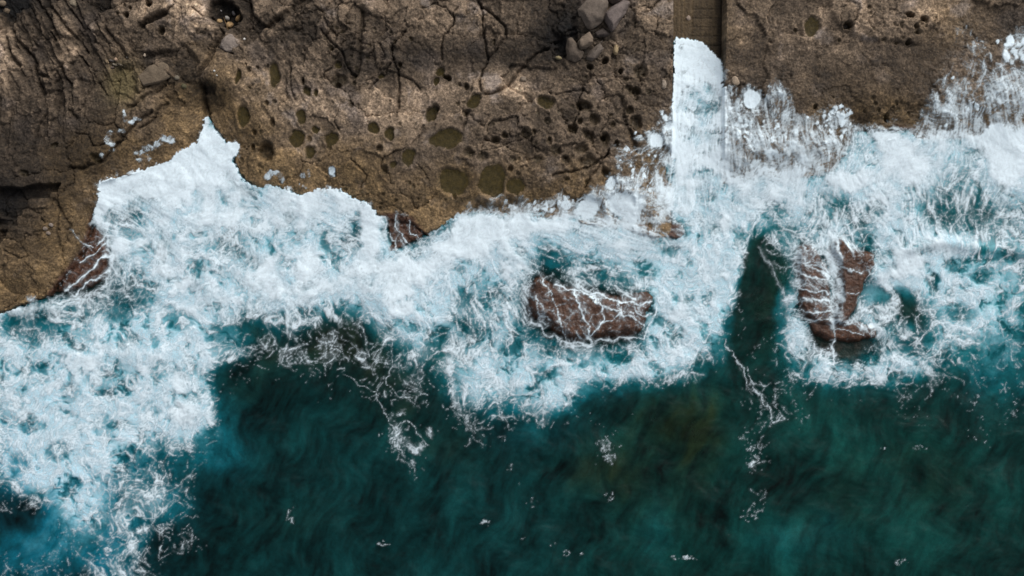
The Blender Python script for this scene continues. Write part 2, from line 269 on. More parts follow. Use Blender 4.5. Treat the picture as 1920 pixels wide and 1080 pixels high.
CRACK = [([(421, 64), (410, 85), (395, 115), (379, 150), (384, 190), (388, 218)], 4.5, .5), ([(415, 92), (428, 98), (442, 105)], 1.6, .3), ([(290, 213), (262, 232), (232, 262), (200, 300), (160, 318), (135, 315)], 3, .35), ([(318, 196), (300, 210), (296, 222), (268, 245)], 2.5, .3), ([(325, 150), (300, 172), (275, 186), (262, 195), (245, 205)], 3, .3),
 ([(610, 35), (622, 58), (636, 74)], 1.8, .25), ([(605, 60), (622, 82), (645, 104), (660, 142), (672, 146)], 2, .3), ([(684, 25), (680, 60), (678, 100), (678, 128), (664, 150)], 4, .35), ([(764, 66), (750, 78), (738, 88), (735, 108), (749, 140), (750, 180), (746, 222)], 2.2, .35), ([(735, 125), (724, 145), (702, 160), (695, 172)], 1.8, .25), ([(750, 145), (778, 155), (788, 170)], 1.4, .2),
 ([(850, 32), (851, 52), (833, 70), (829, 115)], 1.6, .3), ([(850, 32), (860, 20)], 1.3, .2), ([(792, 22), (820, 14), (840, 24), (851, 42)], 1.2, .2), ([(880, -20), (903, 18), (906, 52), (914, 112), (910, 130), (899, 152), (903, 178)], 2.2, .35), ([(903, 18), (925, 34), (946, 55), (948, 76), (925, 104), (915, 114)], 2.2, .3),
 ([(903, 180), (925, 181), (950, 165), (985, 128), (1005, 105), (1027, 99)], 2.8, .4), ([(898, 180), (882, 200), (874, 222), (868, 250)], 3, .35), ([(1165, 190), (1170, 228), (1182, 255), (1192, 285)], 4, .35), ([(75, 2), (95, 30), (115, 58), (122, 80)], 2.5, .35), ([(108, 20), (130, 50), (156, 82), (168, 102)], 3, .4), ([(122, -5), (150, 35), (168, 60)], 2.2, .3), ([(30, 50), (45, 82), (72, 112), (78, 142), (100, 150)], 3, .4),
 ([(205, 60), (215, 72), (235, 96), (242, 110)], 4, .45), ([(150, 100), (176, 132), (206, 182)], 1.8, .25), ([(58, 92), (76, 140), (90, 182)], 2.2, .3), ([(26, 78), (34, 115), (50, 128)], 3, .4), ([(470, -10), (478, 30), (503, 56)], 2, .35), ([(370, 22), (385, 35), (398, 34), (420, 62)], 1.5, .25), ([(548, 130), (550, 170), (556, 190)], 1.5, .2), ([(660, 300), (690, 330), (676, 352)], 1.6, .2), ([(642, 200), (632, 235), (640, 250)], 1.3, .15),
 ([(1040, 182), (1090, 172), (1100, 180)], 1.6, .2), ([(1200, 20), (1218, 22), (1232, 4)], 1.3, .2), ([(1095, 352), (1130, 300), (1140, 285)], 2, .25), ([(880, 290), (930, 280), (982, 262)], 1.3, .12), ([(1035, 330), (1100, 318), (1140, 290)], 2.5, .3), ([(1560, 240), (1565, 190)], 1, .1), ([(95, 208), (75, 250)], 1.6, .2), ([(138, 210), (150, 225)], 2.5, .3), ([(145, 250), (170, 255), (178, 275), (200, 270)], 1.6, .2), ([(110, 375), (122, 400), (135, 425), (128, 432)], 2.5, .18), ([(110, 335), (118, 400), (112, 440), (118, 470)], 1.5, .12), ([(15, 470), (45, 485), (60, 480)], 1.3, .15)]
for pts, wd, dp in CRACK:
    sl_ = box_of(pts, 16); dl = line_d(pts, GX[sl_] + n12[sl_] * 5 + n3[sl_] * 1.5, GY[sl_] + n12[sl_] * 4 - n3[sl_] * 1.5)
    m = np.exp(-(dl / wd) ** 2); H[sl_] -= dp * m; tone[sl_] *= 1 - .45 * m
# fretted honeycomb wedge
fw = ss(3, -3, poly_sd([(903, 20), (925, 36), (946, 58), (945, 78), (925, 102), (916, 110), (908, 60)], GX, GY)); ff1, ff2, _ = worley(GX * 1.3, GY, 7, 33); H -= fw * .18 * (ff1 - .3)

# hollows worn in the rock: x, y, rx, ry, rot, depth, water level (None = dry)
HOLE = [(452, 148, 6, 16, .1, .5, 1), (518, 143, 12, 24, -.1, .35, 1), (459, 220, 13, 20, -.1, .45, 1), (568, 222, 11, 15, -.2, .35, 1), (560, 262, 15, 16, 0, .5, 1), (596, 246, 8, 8, 0, .3, 1), (624, 263, 14, 15, 0, .5, 1), (585, 287, 10, 12, 0, .25, 1), (503, 286, 16, 20, -.4, .55, 0), (514, 232, 6, 8, 0, .3, 0),
 (579, 174, 8, 9, 0, .35, 1), (596, 178, 5, 7, 0, .3, 1), (573, 157, 4, 8, 0, .35, 0), (466, 127, 3, 6, 0, .35, 0), (472, 136, 4, 6, 0, .35, 0), (487, 130, 4, 5, 0, .35, 0), (505, 127, 3, 5, 0, .3, 0), (637, 126, 7, 7, .4, .4, 1), (638, 155, 17, 14, .3, .25, 0), (636, 163, 8, 6, 0, .2, 0), (485, 178, 4, 4, 0, .2, 0),
 (827, 139, 9, 10, .2, .5, 1), (819, 157, 6, 9, .2, .5, 1), (839, 149, 9, 5, .2, .4, 0), (809, 216, 11, 21, .25, .55, 1), (817, 205, 7, 8, 0, .4, 0), (704, 244, 10, 14, -.4, .5, 1), (733, 254, 10, 12, .2, .35, 1), (714, 281, 7, 7, 0, .2, 0), (718, 146, 7, 5, -.3, .4, 1), (889, 194, 11, 17, .7, .5, 1), (872, 217, 6, 6, 0, .35, 0), (837, 263, 32, 19, -.15, .5, 1),
 (768, 297, 13, 19, .5, .3, 1), (740, 311, 7, 8, 0, .2, 1), (722, 320, 9, 9, 0, .18, 0), (930, 267, 9, 10, 0, .3, 0), (946, 256, 7, 7, 0, .3, 0), (985, 253, 12, 11, 0, .32, 0), (1022, 195, 17, 11, .2, .4, 1), (880, 288, 12, 9, .2, .2, 0), (906, 296, 13, 10, -.6, .22, 0), (1093, 203, 17, 11, .15, .4, 0), (1112, 228, 12, 13, 0, .35, 0), (1072, 246, 11, 11, 0, .32, 0), (1101, 256, 12, 11, 0, .3, 0),
 (1131, 264, 11, 14, 0, .32, 0), (1088, 283, 14, 13, 0, .32, 0), (1100, 306, 22, 15, -.15, .35, 0), (1058, 300, 9, 8, 0, .2, 0), (1040, 285, 10, 10, 0, .2, 0), (1190, 233, 14, 14, 0, .35, 0), (1178, 209, 8, 10, 0, .3, 0), (1191, 175, 9, 9, 0, .3, 0), (1174, 168, 7, 8, 0, .3, 0), (1213, 175, 6, 6, 0, .2, 0), (1132, 120, 7, 7, 0, .45, 0), (1198, 140, 15, 16, .3, .25, 0), (852, 341, 33, 25, .2, .4, 1), (925, 340, 27, 34, .2, .5, 1), (968, 350, 19, 18, 0, .4, 1),
 (1516, 55, 16, 19, 0, .45, 1), (1581, 54, 9, 9, 0, .5, 0), (1697, 83, 6, 7, 0, .35, 0), (1695, 35, 9, 7, 0, .45, 0), (1722, 41, 7, 6, 0, .35, 0), (1486, 62, 4, 5, 0, .35, 0), (1709, 56, 6, 8, .4, .3, 0), (1620, 22, 5, 5, 0, .3, 0), (1682, 208, 6, 6, 0, .15, 0), (1642, 208, 5, 5, 0, .12, 0), (243, 32, 6, 7, 0, .5, 0), (250, 20, 4, 4, 0, .4, 0), (240, 15, 3, 4, 0, .4, 0), (228, 29, 4, 4, 0, .4, 0), (286, 12, 7, 8, 0, .5, 0), (250, -2, 7, 5, 0, .5, 0),
 (310, 63, 7, 8, 0, .45, 0), (52, 327, 10, 7, 0, .2, 0), (108, 276, 9, 6, 0, .2, 0), (185, 297, 10, 9, .4, .35, 0), (1028, 270, 6, 8, 0, .2, 0), (1008, 300, 11, 9, .3, .15, 0), (960, 300, 8, 8, 0, .12, 0), (890, 25, 3, 3, 0, .3, 0), (926, 84, 4, 6, 0, .4, 0), (1405, 190, 20, 23, 0, .3, 0), (1228, 265, 16, 17, 0, .3, 0), (1162, 385, 26, 28, 0, .3, 0), (1102, 393, 26, 26, 0, .3, 0), (1143, 345, 13, 15, 0, .25, 0), (1256, 240, 13, 10, 0, .2, 0), (624, 323, 9, 11, 0, .25, 0), (1025, 232, 8, 7, 0, .15, 0)]
_r = np.random.RandomState(3)
for k in range(190):             # pin-holes and small cups
    zx, zy, sx, sy = [(1050, 270, 110, 90), (560, 210, 120, 70), (800, 200, 150, 80), (780, 370, 160, 25), (1640, 60, 110, 30), (1150, 200, 90, 80), (470, 315, 60, 40), (1620, 200, 120, 30), (700, 80, 90, 60)][k % 9]
    rr = _r.uniform(2.2, 5.5) * (1.5 if k % 9 in (0, 5) and _r.rand() < .4 else 1); HOLE.append((zx + _r.uniform(-1, 1) * sx, zy + _r.uniform(-1, 1) * sy, rr, rr * _r.uniform(.8, 1.3), 0, rr * .045, 0))
wet_hole = np.zeros_like(GX)
for (cx, cy, rx, ry, rt, dp, wl) in HOLE:
    R = max(rx, ry); sl_ = box_of([(cx - R, cy - R), (cx + R, cy + R)], 12)
    dx = GX[sl_] - cx + n12[sl_] * 6.0 * min(1, R / 11); dy = GY[sl_] - cy + n3[sl_] * 2.6 * min(1, R / 9) + fbm(GX[sl_], GY[sl_], 22, 2, 23) * 6 * min(1, R / 11); c, s = math.cos(rt), math.sin(rt)
    q = np.sqrt(((dx * c + dy * s) / rx) ** 2 + ((-dx * s + dy * c) / ry) ** 2)
    if wl: H[sl_] = lerp(H[sl_], float(np.median(H[sl_][q < 1.5])), .9 * ss(1.7, 1.05, q))
    m = ss(1.12, .55 if wl else .42, q); H[sl_] -= dp * (1 if wl else 1.5 if R > 6 else .7) * m - .035 * np.exp(-((q - 1.15) / .15) ** 2); tone[sl_] *= 1 - (.35 if (wl or dp > .42) else .22) * m; wet_hole[sl_] = np.maximum(wet_hole[sl_], m); olive[sl_] = np.maximum(olive[sl_], m * (.9 if wl else .3))  # tone of dry hollows is lowered too, shade painted into the colour
# slipway trench
tr = ss(2.0, -2.0, np.abs(GX - 1307 - n12 * .8) - 46.5) * ss(470, 420, GY)
H = lerp(H, np.minimum(H, -.9 + 0 * H), tr)
H += .35 * ss(30, 0, GX - 1353) * ss(-2, 0, GX - 1353) * ss(150, 60, GY)
H0land = H.copy()
# sea bed
reef = np.clip(1.4 * ell(REEF, GX, GY) + n12 * .18 + n40 * .25, 0, 1)
bed = -6.5 + reef * 5.9 + n40 * .5 + n12 * .25 + (f1b - .5) * -.5 + fbm(GX * 1.6, GY * .7, 60, 4, 101, ridged=True) * .7
drop = ss(-3, 14, sd_shn); Z = lerp(H, np.minimum(bed, -.45 - .02 * np.clip(sd_shn, 0, 60)), drop)
# brown ledges just under and beside the shelf
def prof(poly, hgt, edge, low=-1.2, jit=3.0):
    sl_ = box_of(poly, 40); sd = poly_sd(poly, GX[sl_], GY[sl_]) + n3[sl_] * jit * .6 + n12[sl_] * jit
    return sl_, sd, low + (hgt - low) * ss(edge * .45, -edge, sd)
LEDGES = [([(86, 556), (110, 520), (150, 468), (172, 400), (192, 425), (206, 460), (206, 505), (200, 525), (172, 545), (130, 552)], .22, 14), ([(716, 400), (745, 396), (772, 405), (800, 438), (790, 452), (758, 466), (735, 480), (716, 474), (728, 455)], .25, 9), ([(1676, 236), (1716, 238), (1712, 252), (1684, 250)], .2, 7)]
ledgem = np.zeros_like(GX)
for poly, hgt, ed in LEDGES:
    sl_, sd, hh = prof(poly, hgt, ed); hh = hh + (.6 - f1c[sl_]) * .12 + fbm(GX[sl_], GY[sl_], 11, 2, 17) * .06
    Z[sl_] = np.maximum(Z[sl_], hh); ledgem[sl_] = np.maximum(ledgem[sl_], ss(6, -6, sd))
print('relief')

# sea rocks, each an object of its own
SEAROCKS = [
 dict(name='sea_rock', label='broad flat brown rock in the surf, laced with thin foam veins', cat='rock', h=.75, edge=26, polys=[[(992, 545), (1000, 528), (1018, 518), (1036, 534), (1060, 541), (1085, 546), (1110, 556), (1130, 553), (1160, 558), (1192, 549), (1212, 545), (1227, 556), (1222, 572), (1213, 588), (1212, 602), (1203, 620), (1188, 629), (1160, 631), (1120, 635), (1090, 641), (1070, 637), (1045, 625), (1030, 614), (1022, 600), (1003, 596), (990, 578)]]),
 dict(name='sea_rock', label='split brown rock with two upright ridges and foam pouring down the cleft between them', cat='rock', h=.85, edge=17, polys=[[(1492, 474), (1502, 462), (1522, 458), (1537, 474), (1548, 496), (1557, 520), (1557, 560), (1562, 592), (1562, 612), (1530, 606), (1508, 590), (1498, 560), (1502, 530), (1494, 500)],
   [(1562, 452), (1578, 444), (1592, 460), (1612, 470), (1640, 478), (1640, 500), (1622, 528), (1614, 552), (1606, 574), (1594, 592), (1585, 612), (1562, 606), (1567, 575), (1575, 545), (1572, 500), (1556, 470)], [(1508, 592), (1560, 600), (1600, 598), (1630, 606), (1650, 614), (1648, 632), (1610, 640), (1560, 640), (1528, 626)],
   [(1508, 600), (1560, 606), (1600, 606), (1652, 612), (1660, 640), (1640, 668), (1600, 684), (1560, 672), (1526, 640)]], hs=[.62, .8, .25, -.42]),
 dict(name='sea_rock', label='small ochre rock under the foam left of the flooded slipway mouth', cat='rock', h=.55, edge=9, polys=[[(1182, 424), (1196, 418), (1212, 422), (1226, 436), (1236, 446), (1222, 446), (1202, 440), (1186, 434)]]),
 dict(name='sea_rock', label='small dark purple rock at the left foot of the flooded slipway', cat='rock', h=.4, edge=8, polys=[[(1250, 430), (1262, 420), (1276, 420), (1284, 432), (1278, 446), (1262, 448), (1252, 442)]]),
]
rockz = np.full_like(GX, -9.0)
def sheet(name, m, x, y, z, keep=None, attrs={}, faceok=None): ...

rocks_out = []
for R in SEAROCKS:
    allp = [p for pl in R['polys'] for p in pl]; sl_ = box_of(allp, 34)
    x = GX[sl_]; y = GY[sl_]; sd = np.full(x.shape, 1e6, F32)
    hz = np.full(x.shape, -1.6, F32)
    for pl, hh in zip(R['polys'], R.get('hs', [R['h']] * 9)):
        s1 = poly_sd(pl, x, y) - 5 + n12[sl_] * 6 + n3[sl_] * 2.2; hz = np.maximum(hz, -1.6 + (hh + 1.6) * ss(R['edge'] * .8, -R['edge'] * .8, s1)); sd = np.minimum(sd, s1)
    hz += (.5 - f1b[sl_]) * .10 + (.6 - f1c[sl_]) * .05 + n12[sl_] * .08 + n3[sl_] * .03 + fbm(x * 1.5, y * .4, 20, 3, 19) * .10
    rockz[sl_] = np.maximum(rockz[sl_], hz); rocks_out.append((R, sl_, sd, hz))

# slipway deck height (a slab lying in the trench)
slip_z = (.45 - .95 * ss(-60, 430, GY)) + 0 * GX
on_slip = (np.abs(GX - 1307) < 46) & (GY < 430)
solid = np.maximum(Z, rockz); solid = np.where(on_slip, np.maximum(solid, slip_z), solid)

# ------------------------------------------------------------------ water and foam fields
# curling currents bend every pattern on the water
psi = (fbm(GX, GY, 120, 2, 111) * 60 + fbm(GX, GY, 46, 3, 121) * 26 + fbm(GX, GY, 16, 2, 131) * 6).astype(F32)
vy_, vx_ = np.gradient(psi, STEP); vx_, vy_ = vy_, -vx_
# painted directions of the run of the water: x, y, radius, dx, dy, strength
FLOW = [(1740, 190, 70, -.35, 1, 1), (1800, 140, 70, -.1, 1, 1), (1860, 150, 70, .35, 1, 1), (1900, 220, 60, .6, 1, .8), (1800, 230, 80, 0, 1, .8), (1400, 220, 60, .1, 1, .9), (1470, 230, 60, .3, 1, 1), (1560, 240, 60, .1, 1, .8), (1500, 290, 70, -.2, 1, .8), (1307, 200, 80, .05, 1, .8), (1307, 330, 80, .05, 1, .8),
 (900, 540, 60, .35, 1, 1), (860, 600, 50, .1, 1, .8), (960, 570, 50, .6, 1, .7), (790, 580, 60, .3, 1, .5), (1100, 590, 50, .45, 1, 1), (1180, 570, 50, 1, .35, .9), (1120, 460, 80, 1, .3, .9), (1050, 480, 50, .9, .6, .8), (1200, 480, 50, 1, .2, .8), (1520, 530, 40, 1, .15, 1), (1520, 590, 40, 1, .2, 1), (1562, 540, 26, .1, 1, 1), (1600, 480, 40, .6, 1, .8), (1560, 400, 60, -.1, 1, .8),
 (1520, 390, 50, -.6, 1, .7), (1620, 400, 50, .6, .8, .7), (1760, 400, 70, .2, 1, 1), (1830, 400, 70, -.3, 1, .9), (160, 500, 40, 1, -.8, .9), (230, 410, 50, 1, .5, 1), (300, 440, 60, 1, .7, .7), (380, 300, 60, -.4, 1, .5), (1780, 480, 60, .4, 1, .3), (1690, 500, 40, .4, 1, .8), (740, 430, 40, .5, 1, .7), (780, 400, 40, .2, 1, .5), (1180, 330, 60, -.5, 1, .5), (640, 400, 80, 1, .5, .5), (560, 370, 60, 1, .3, .4), (1000, 430, 70, 1, .1, .4), (1620, 280, 80, .3, 1, .5)]
fxx = np.zeros_like(GX); fyy = np.zeros_like(GX)
for (cx, cy, r, dx, dy, a) in FLOW:
    sl_ = box_of([(cx - 2 * r, cy - 2 * r), (cx + 2 * r, cy + 2 * r)], 5); L = math.hypot(dx, dy)
    g = a * np.exp(-((GX[sl_] - cx) ** 2 + (GY[sl_] - cy) ** 2) / (r * r)); g = g * (.62 if (cx > 1340 and cy < 300) else 1); wv_ = .55 * n40[sl_] * 2; fxx[sl_] += g * (dx / L + wv_); fyy[sl_] += g * dy / L
fmag = np.sqrt(fxx ** 2 + fyy ** 2); fstr = np.clip(fmag, 0, 1)
nrm = np.sqrt(vx_ ** 2 + vy_ ** 2) + 1e-6
dirx = lerp(vx_ / nrm, fxx / (fmag + 1e-6), ss(.15, .6, fmag)); diry = lerp(vy_ / nrm, fyy / (fmag + 1e-6), ss(.15, .6, fmag))
dn = np.sqrt(dirx ** 2 + diry ** 2) + 1e-6; dirx /= dn; diry /= dn
dirx += n12 * .5; diry += n3 * .3
AX, AY = GX.copy(), GY.copy()
for k in range(10):
    u = samp(vx_, AX, AY); v = samp(vy_, AX, AY); AX -= u * 2.4; AY -= v * 2.4
def lic(N, n, st):
    acc = N.copy(); wsum = 1.0
    for sgn in (-1, 1):
        px, py = GX.copy(), GY.copy()
        for k in range(n):
            px += sgn * st * samp(dirx, px, py); py += sgn * st * samp(diry, px, py)
            acc += samp(N, px, py); wsum += 1
    return acc / wsum
print('flow')
whiteN = (fbm(GX, GY, 4.2, 2, 141)).astype(F32)
streak = rankmap(lic(fbm(GX, GY, 3.2, 1, 142), 16, 1.7))
streak2 = rankmap(lic(fbm(GX, GY, 8, 2, 151), 12, 3.0))
SX, SY = GX.copy(), GY.copy()                                        # gentle folding for the nets of foam
psi2 = (fbm(GX, GY, 170, 2, 113) * 80).astype(F32); g2y, g2x = np.gradient(psi2, STEP); v2x, v2y = g2y, -g2x
for k in range(5):
    u = samp(v2x, SX, SY); v = samp(v2y, SX, SY); SX -= u * 3; SY -= v * 3
m12 = fbm(GX, GY, 26, 3, 173, gain=.45); m12b = fbm(GX, GY, 26, 3, 175, gain=.45)
jx = SX + fbm(GX, GY, 60, 3, 163, gain=.36) * 20 + n3 * 1.0; jy = SY + fbm(GX, GY, 60, 3, 167, gain=.36) * 20 + fbm(GX, GY, 6, 2, 171) * 1.5
def cells(x, y, sc, s): a, b, _ = worley(x, y, sc, s); return rankmap(b - a)
h1 = cells(jx, jy, 50, 21); h2 = cells(jx + 77, jy, 28, 22); h3 = cells(jx + 7, jy + 9, 12.5, 23); h4 = cells(jx, jy + 40, 7, 24)
broad = rankmap(fbm(AX, AY, 50, 4, 181)); fine = fbm(jx, jy, 9, 3, 191, ridged=True)
patch = rankmap(fbm(SX + 400, SY, 34, 3, 185)); patch2 = rankmap(fbm(SX, SY + 700, 17, 3, 187))
ridge = fbm(AX + 900, AY, 36, 5, 201, gain=.6, ridged=True)
D = upgrid(FOAM, GX + n12 * 17 + n40 * 6, GY + fbm(GX, GY, 40, 3, 211) * 18) / 9.0
OVER = [([(1256, 60), (1358, 60), (1358, 250), (1256, 300)], .93, 3), ([(1262, 250), (1356, 250), (1372, 380), (1400, 470), (1280, 470), (1262, 380)], .90, 12), ([(1000, 520), (1020, 515), (1060, 538), (1110, 552), (1190, 545), (1228, 552), (1222, 580), (1205, 622), (1160, 630), (1090, 640), (1045, 625), (1000, 598), (990, 560)], .26, 8),
 ([(1115, 552), (1210, 545), (1228, 556), (1212, 590), (1150, 600), (1120, 585)], .38, 8), ([(1500, 476), (1522, 462), (1545, 498), (1552, 560), (1555, 605), (1515, 605), (1500, 540)], .36, 6), ([(1572, 446), (1590, 462), (1600, 490), (1612, 520), (1606, 575), (1595, 600), (1576, 604), (1580, 545), (1574, 490)], .14, 4), ([(1592, 462), (1640, 478), (1638, 500), (1615, 525), (1604, 500)], .40, 6),
 ([(1538, 455), (1556, 452), (1566, 490), (1571, 540), (1569, 575), (1563, 602), (1556, 602), (1556, 575), (1558, 530), (1552, 498), (1540, 470)], .84, 4), ([(1515, 604), (1560, 606), (1598, 606), (1625, 622), (1640, 640), (1630, 668), (1590, 678), (1550, 655), (1525, 632)], .10, 6), ([(1556, 606), (1566, 606), (1570, 668), (1562, 680)], .5, 3),
 ([(1400, 462), (1425, 450), (1450, 500), (1470, 560), (1455, 590), (1400, 600), (1385, 570), (1400, 520)], .05, 8), ([(1625, 540), (1650, 530), (1672, 555), (1660, 575), (1632, 560)], .05, 6), ([(1670, 520), (1700, 540), (1722, 565), (1710, 590), (1690, 570)], .08, 6),
 ([(100, 553), (130, 512), (158, 462), (175, 420), (190, 430), (204, 470), (202, 510), (170, 540), (130, 550)], .20, 5), ([(722, 415), (770, 405), (798, 438), (775, 452), (748, 462), (728, 455)], .22, 5), ([(225, 650), (1, 1), (1, 1)], 0, 1)][:-1]
for poly, dv, soft in OVER:
    sl_ = box_of(poly, 25); m = ss(soft, -soft, poly_sd(poly, GX[sl_], GY[sl_]) + n12[sl_] * 7); D[sl_] = lerp(D[sl_], dv, m)
WIN = [(215, 590, 24, 18, .55, .40), (240, 560, 26, 18, .5, .30), (292, 645, 11, 14, .8, .42), (283, 632, 8, 8, .8, .42), (210, 715, 50, 40, .35, .62), (78, 705, 16, 20, .5, .45), (48, 690, 14, 14, .4, .5), (45, 600, 34, 14, .55, .30), (80, 608, 18, 20, .6, .32), (360, 745, 24, 14, .5, .48), (105, 850, 26, 22, .5, .45), (410, 640, 26, 34, .45, .45), (405, 508, 10, 8, .7, .45), (610, 455, 12, 20, .7, .35), (655, 455, 22, 30, .35, .5), (480, 415, 10, 12, .5, .6), (545, 440, 12, 16, .5, .6), (430, 440, 16, 10, .5, .6), (540, 495, 14, 12, .5, .6), (206, 410, 12, 16, .7, .4), (250, 430, 24, 20, .3, .6), (868, 555, 14, 24, .6, .35), (900, 525, 12, 30, .4, .5), (1040, 485, 26, 20, .5, .25), (330, 600, 30, 20, .4, .6), (160, 640, 30, 20, .35, .6), (300, 700, 24, 18, .4, .6), (130, 740, 24, 18, .4, .6), (60, 800, 22, 18, .4, .55), (190, 800, 26, 20, .35, .6), (30, 870, 24, 26, .5, .42), (140, 905, 18, 14, .5, .4), (345, 700, 20, 16, .4, .6), (280, 770, 22, 18, .35, .6),
 (1260, 470, 16, 12, .5, .4), (1290, 560, 14, 12, .5, .5), (1330, 560, 12, 14, .5, .5), (1240, 600, 14, 14, .5, .4), (1270, 640, 14, 10, .5, .4), (1330, 430, 22, 40, .35, .75), (1320, 380, 16, 40, .4, .75), (1450, 395, 30, 14, .5, .45), (1470, 430, 30, 10, .6, .25), (1720, 460, 34, 14, .3, .6), (1790, 500, 26, 10, .4, .45), (1750, 530, 20, 14, .5, .35), (1840, 520, 24, 14, .4, .45), (1880, 480, 30, 8, .4, .45), (1700, 650, 20, 14, .5, .35), (1660, 600, 20, 16, .4, .35), (1800, 590, 30, 18, .4, .42), (1100, 690, 20, 10, .4, .45), (1160, 670, 30, 10, .4, .4), (1010, 700, 20, 20, .4, .4), (960, 650, 22, 16, .4, .35), (1030, 640, 20, 10, .6, .28), (1560, 390, 30, 26, .3, .5), (1640, 390, 20, 20, .3, .5), (1770, 400, 30, 26, .45, .25), (1830, 400, 30, 26, .5, .2)]
wf = np.zeros_like(GX); wm = np.full_like(GX, .5); WW = np.zeros_like(GX)
for (cx, cy, rx, ry, st, mv) in WIN:
    R = max(rx, ry) * 1.6; sl_ = box_of([(cx - R, cy - R), (cx + R, cy + R)], 14)
    q = ((GX[sl_] - cx + m12[sl_] * 16 + n3[sl_] * 2) / rx) ** 2 + ((GY[sl_] - cy + m12b[sl_] * 16) / ry) ** 2; g_ = ss(1.7, .35, q)
    wf[sl_] = np.maximum(wf[sl_], st * g_); wm[sl_] = lerp(wm[sl_], mv, g_); WW[sl_] = np.maximum(WW[sl_], g_)
D = np.clip(D * (1 - .75 * wf), 0, 1); Dsm = blur(D, 14)
wetside = ss(-1.0, 1.5, sd_dryn)
D = np.clip(D * (1 + .14 * np.exp(-np.clip(sd_dryn, 0, 99) / 8) * (D > .72)), 0, 1)
D = D * (1 + n40 * .35 + n12 * .35 * ss(1, .7, D))
D = D - .16 * ss(.45, .8, D) * ss(1.0, .85, D) * (.4 + fbm(SX + 90, SY, 70, 3, 441) * 1.6)
Dm = np.clip(D, 0, 1) * wetside
sp = np.zeros_like(GX)
_q = np.random.RandomState(9)
for zx, zy, sx, sy, nn in [(1562, 228, 34, 30, 46), (1890, 105, 28, 30, 16), (1385, 240, 24, 40, 20), (1190, 320, 34, 44, 26), (1090, 385, 60, 14, 22), (1000, 385, 60, 10, 18), (1240, 230, 16, 24, 10), (1450, 250, 30, 40, 16), (1800, 190, 60, 40, 12), (540, 352, 60, 6, 8)]:
    for k in range(nn): r_ = _q.uniform(2.2, 7.0) * _q.uniform(.6, 1); SPOTS.append((zx + _q.randn() * sx * .55, zy + _q.randn() * sy * .55, r_, r_ * _q.uniform(.8, 1.2), _q.uniform(.75, .95)))
for (cx, cy, rx, ry, a) in SPOTS:
    R = max(rx, ry); sl_ = box_of([(cx - R, cy - R), (cx + R, cy + R)], 12)
    q = np.sqrt(((GX[sl_] - cx + n12[sl_] * 6) / rx) ** 2 + ((GY[sl_] - cy + n3[sl_] * 3.5 + n12[sl_] * 5) / ry) ** 2)
    sp[sl_] = np.maximum(sp[sl_], a * ss(1.2, .7, q) * (1 if cy < 400 else .8 * ss(-.45, .25, n3[sl_] + n12[sl_] * .6)))
Dm = np.maximum(Dm, sp)
Dm = np.maximum(Dm, .42 * ss(-13, -1, sd_dryn) * ss(-.05, .3, n40 + .5 * n12) * (sd_dryn < 1) * ((GX < 1262) | (GX > 1352)))
# soft sheets of foam
lace_r = rankmap(.9 * (broad - .5) + .45 * (patch - .5) + .16 * fine + .18 * ridge + .12 * (streak2 - .5) + .12 * (.5 - h3) * (.4 + broad))
stk = rankmap(streak * .75 + streak2 * .6 + .25 * fine + .35 * broad + .3 * patch2)
ws = ss(.25, .8, fmag); U = rankmap(lerp(lace_r, stk, ws * .30))
thr = 1 - np.clip(Dm, 0, 1) ** 1.2
onrock = ss(2, -6, sd_shn)
ew = lerp(.16, .40, ss(.35, .85, Dm)) * (1 - .35 * onrock)
soft = ss(thr - ew, thr + ew, U + .30 * ss(.80, 1, Dm)) * ss(.02, .12, Dm)
soft = soft * np.interp(Dm + .12 * onrock, [0, .3, .55, .72, .86, .97, 1.1], [0, .03, .13, .29, .53, .86, 1]).astype(F32)
# lace: walls of bubbles round open cells, each wall itself pierced by smaller cells
def lace_of(h, core, wall, inner): c_ = ss(core * 1.6, core * .5, h); return c_ + (1 - c_) * ss(wall * 1.35, wall * .55, h) * inner
dn = np.clip(Dm, 0, 1); wv = .55 + .9 * patch2
m1 = ss(.0, .35, dn * 1.9 - (1 - patch) * .70); m2 = ss(.0, .35, dn * 1.7 - (1 - patch2) * .66 - .10 * m1); m3 = ss(0, .35, dn * 1.5 - (1 - broad) * .75)
L4 = lace_of(h4, .15 + .25 * dn, .3 + .7 * dn, .4)
L3 = lace_of(h3, (.10 + .10 * dn) * wv * m3 + .001, (.16 + .80 * dn ** 1.3) * wv * m3 + .001, L4)
L2 = lace_of(h2, (.065 + .06 * dn) * wv * m2 + .001, (.14 + .75 * dn ** 1.4) * wv * m2 + .001, L3)
L1 = lace_of(h1, (.034 + .035 * dn) * wv * m1 + .001, (.10 + .70 * dn ** 1.4) * wv * m1 + .001, np.maximum(L3, L4 * .5))
net = np.maximum(np.maximum(L1 * ss(.02, .2, m1), L2 * .88 * ss(.02, .2, m2)), L3 * .75 * ss(.02, .2, m3)) * lerp(.78, 1, ss(.2, .5, dn)) * lerp(1, .62, ss(.5, .85, dn))
sm_ = lic(net, 5, 2.0); net = lerp(net, ss(.12, .60, sm_), np.maximum(ws * .55, .55)); net = net * (.62 + .38 * ss(-.5, .6, n3 + fine)) ; net = np.maximum(net, .55 * blur(net, 2.2, 1) * 1.2)
frag = ss(-.35, .15, n12 * .9 + .25 * n3 + 1.1 * dn - .05); net = net * lerp(.3 + .7 * frag, 1, ss(.15, .5, dn)) * ss(.03, .13, dn) * (1 - .15 * onrock)
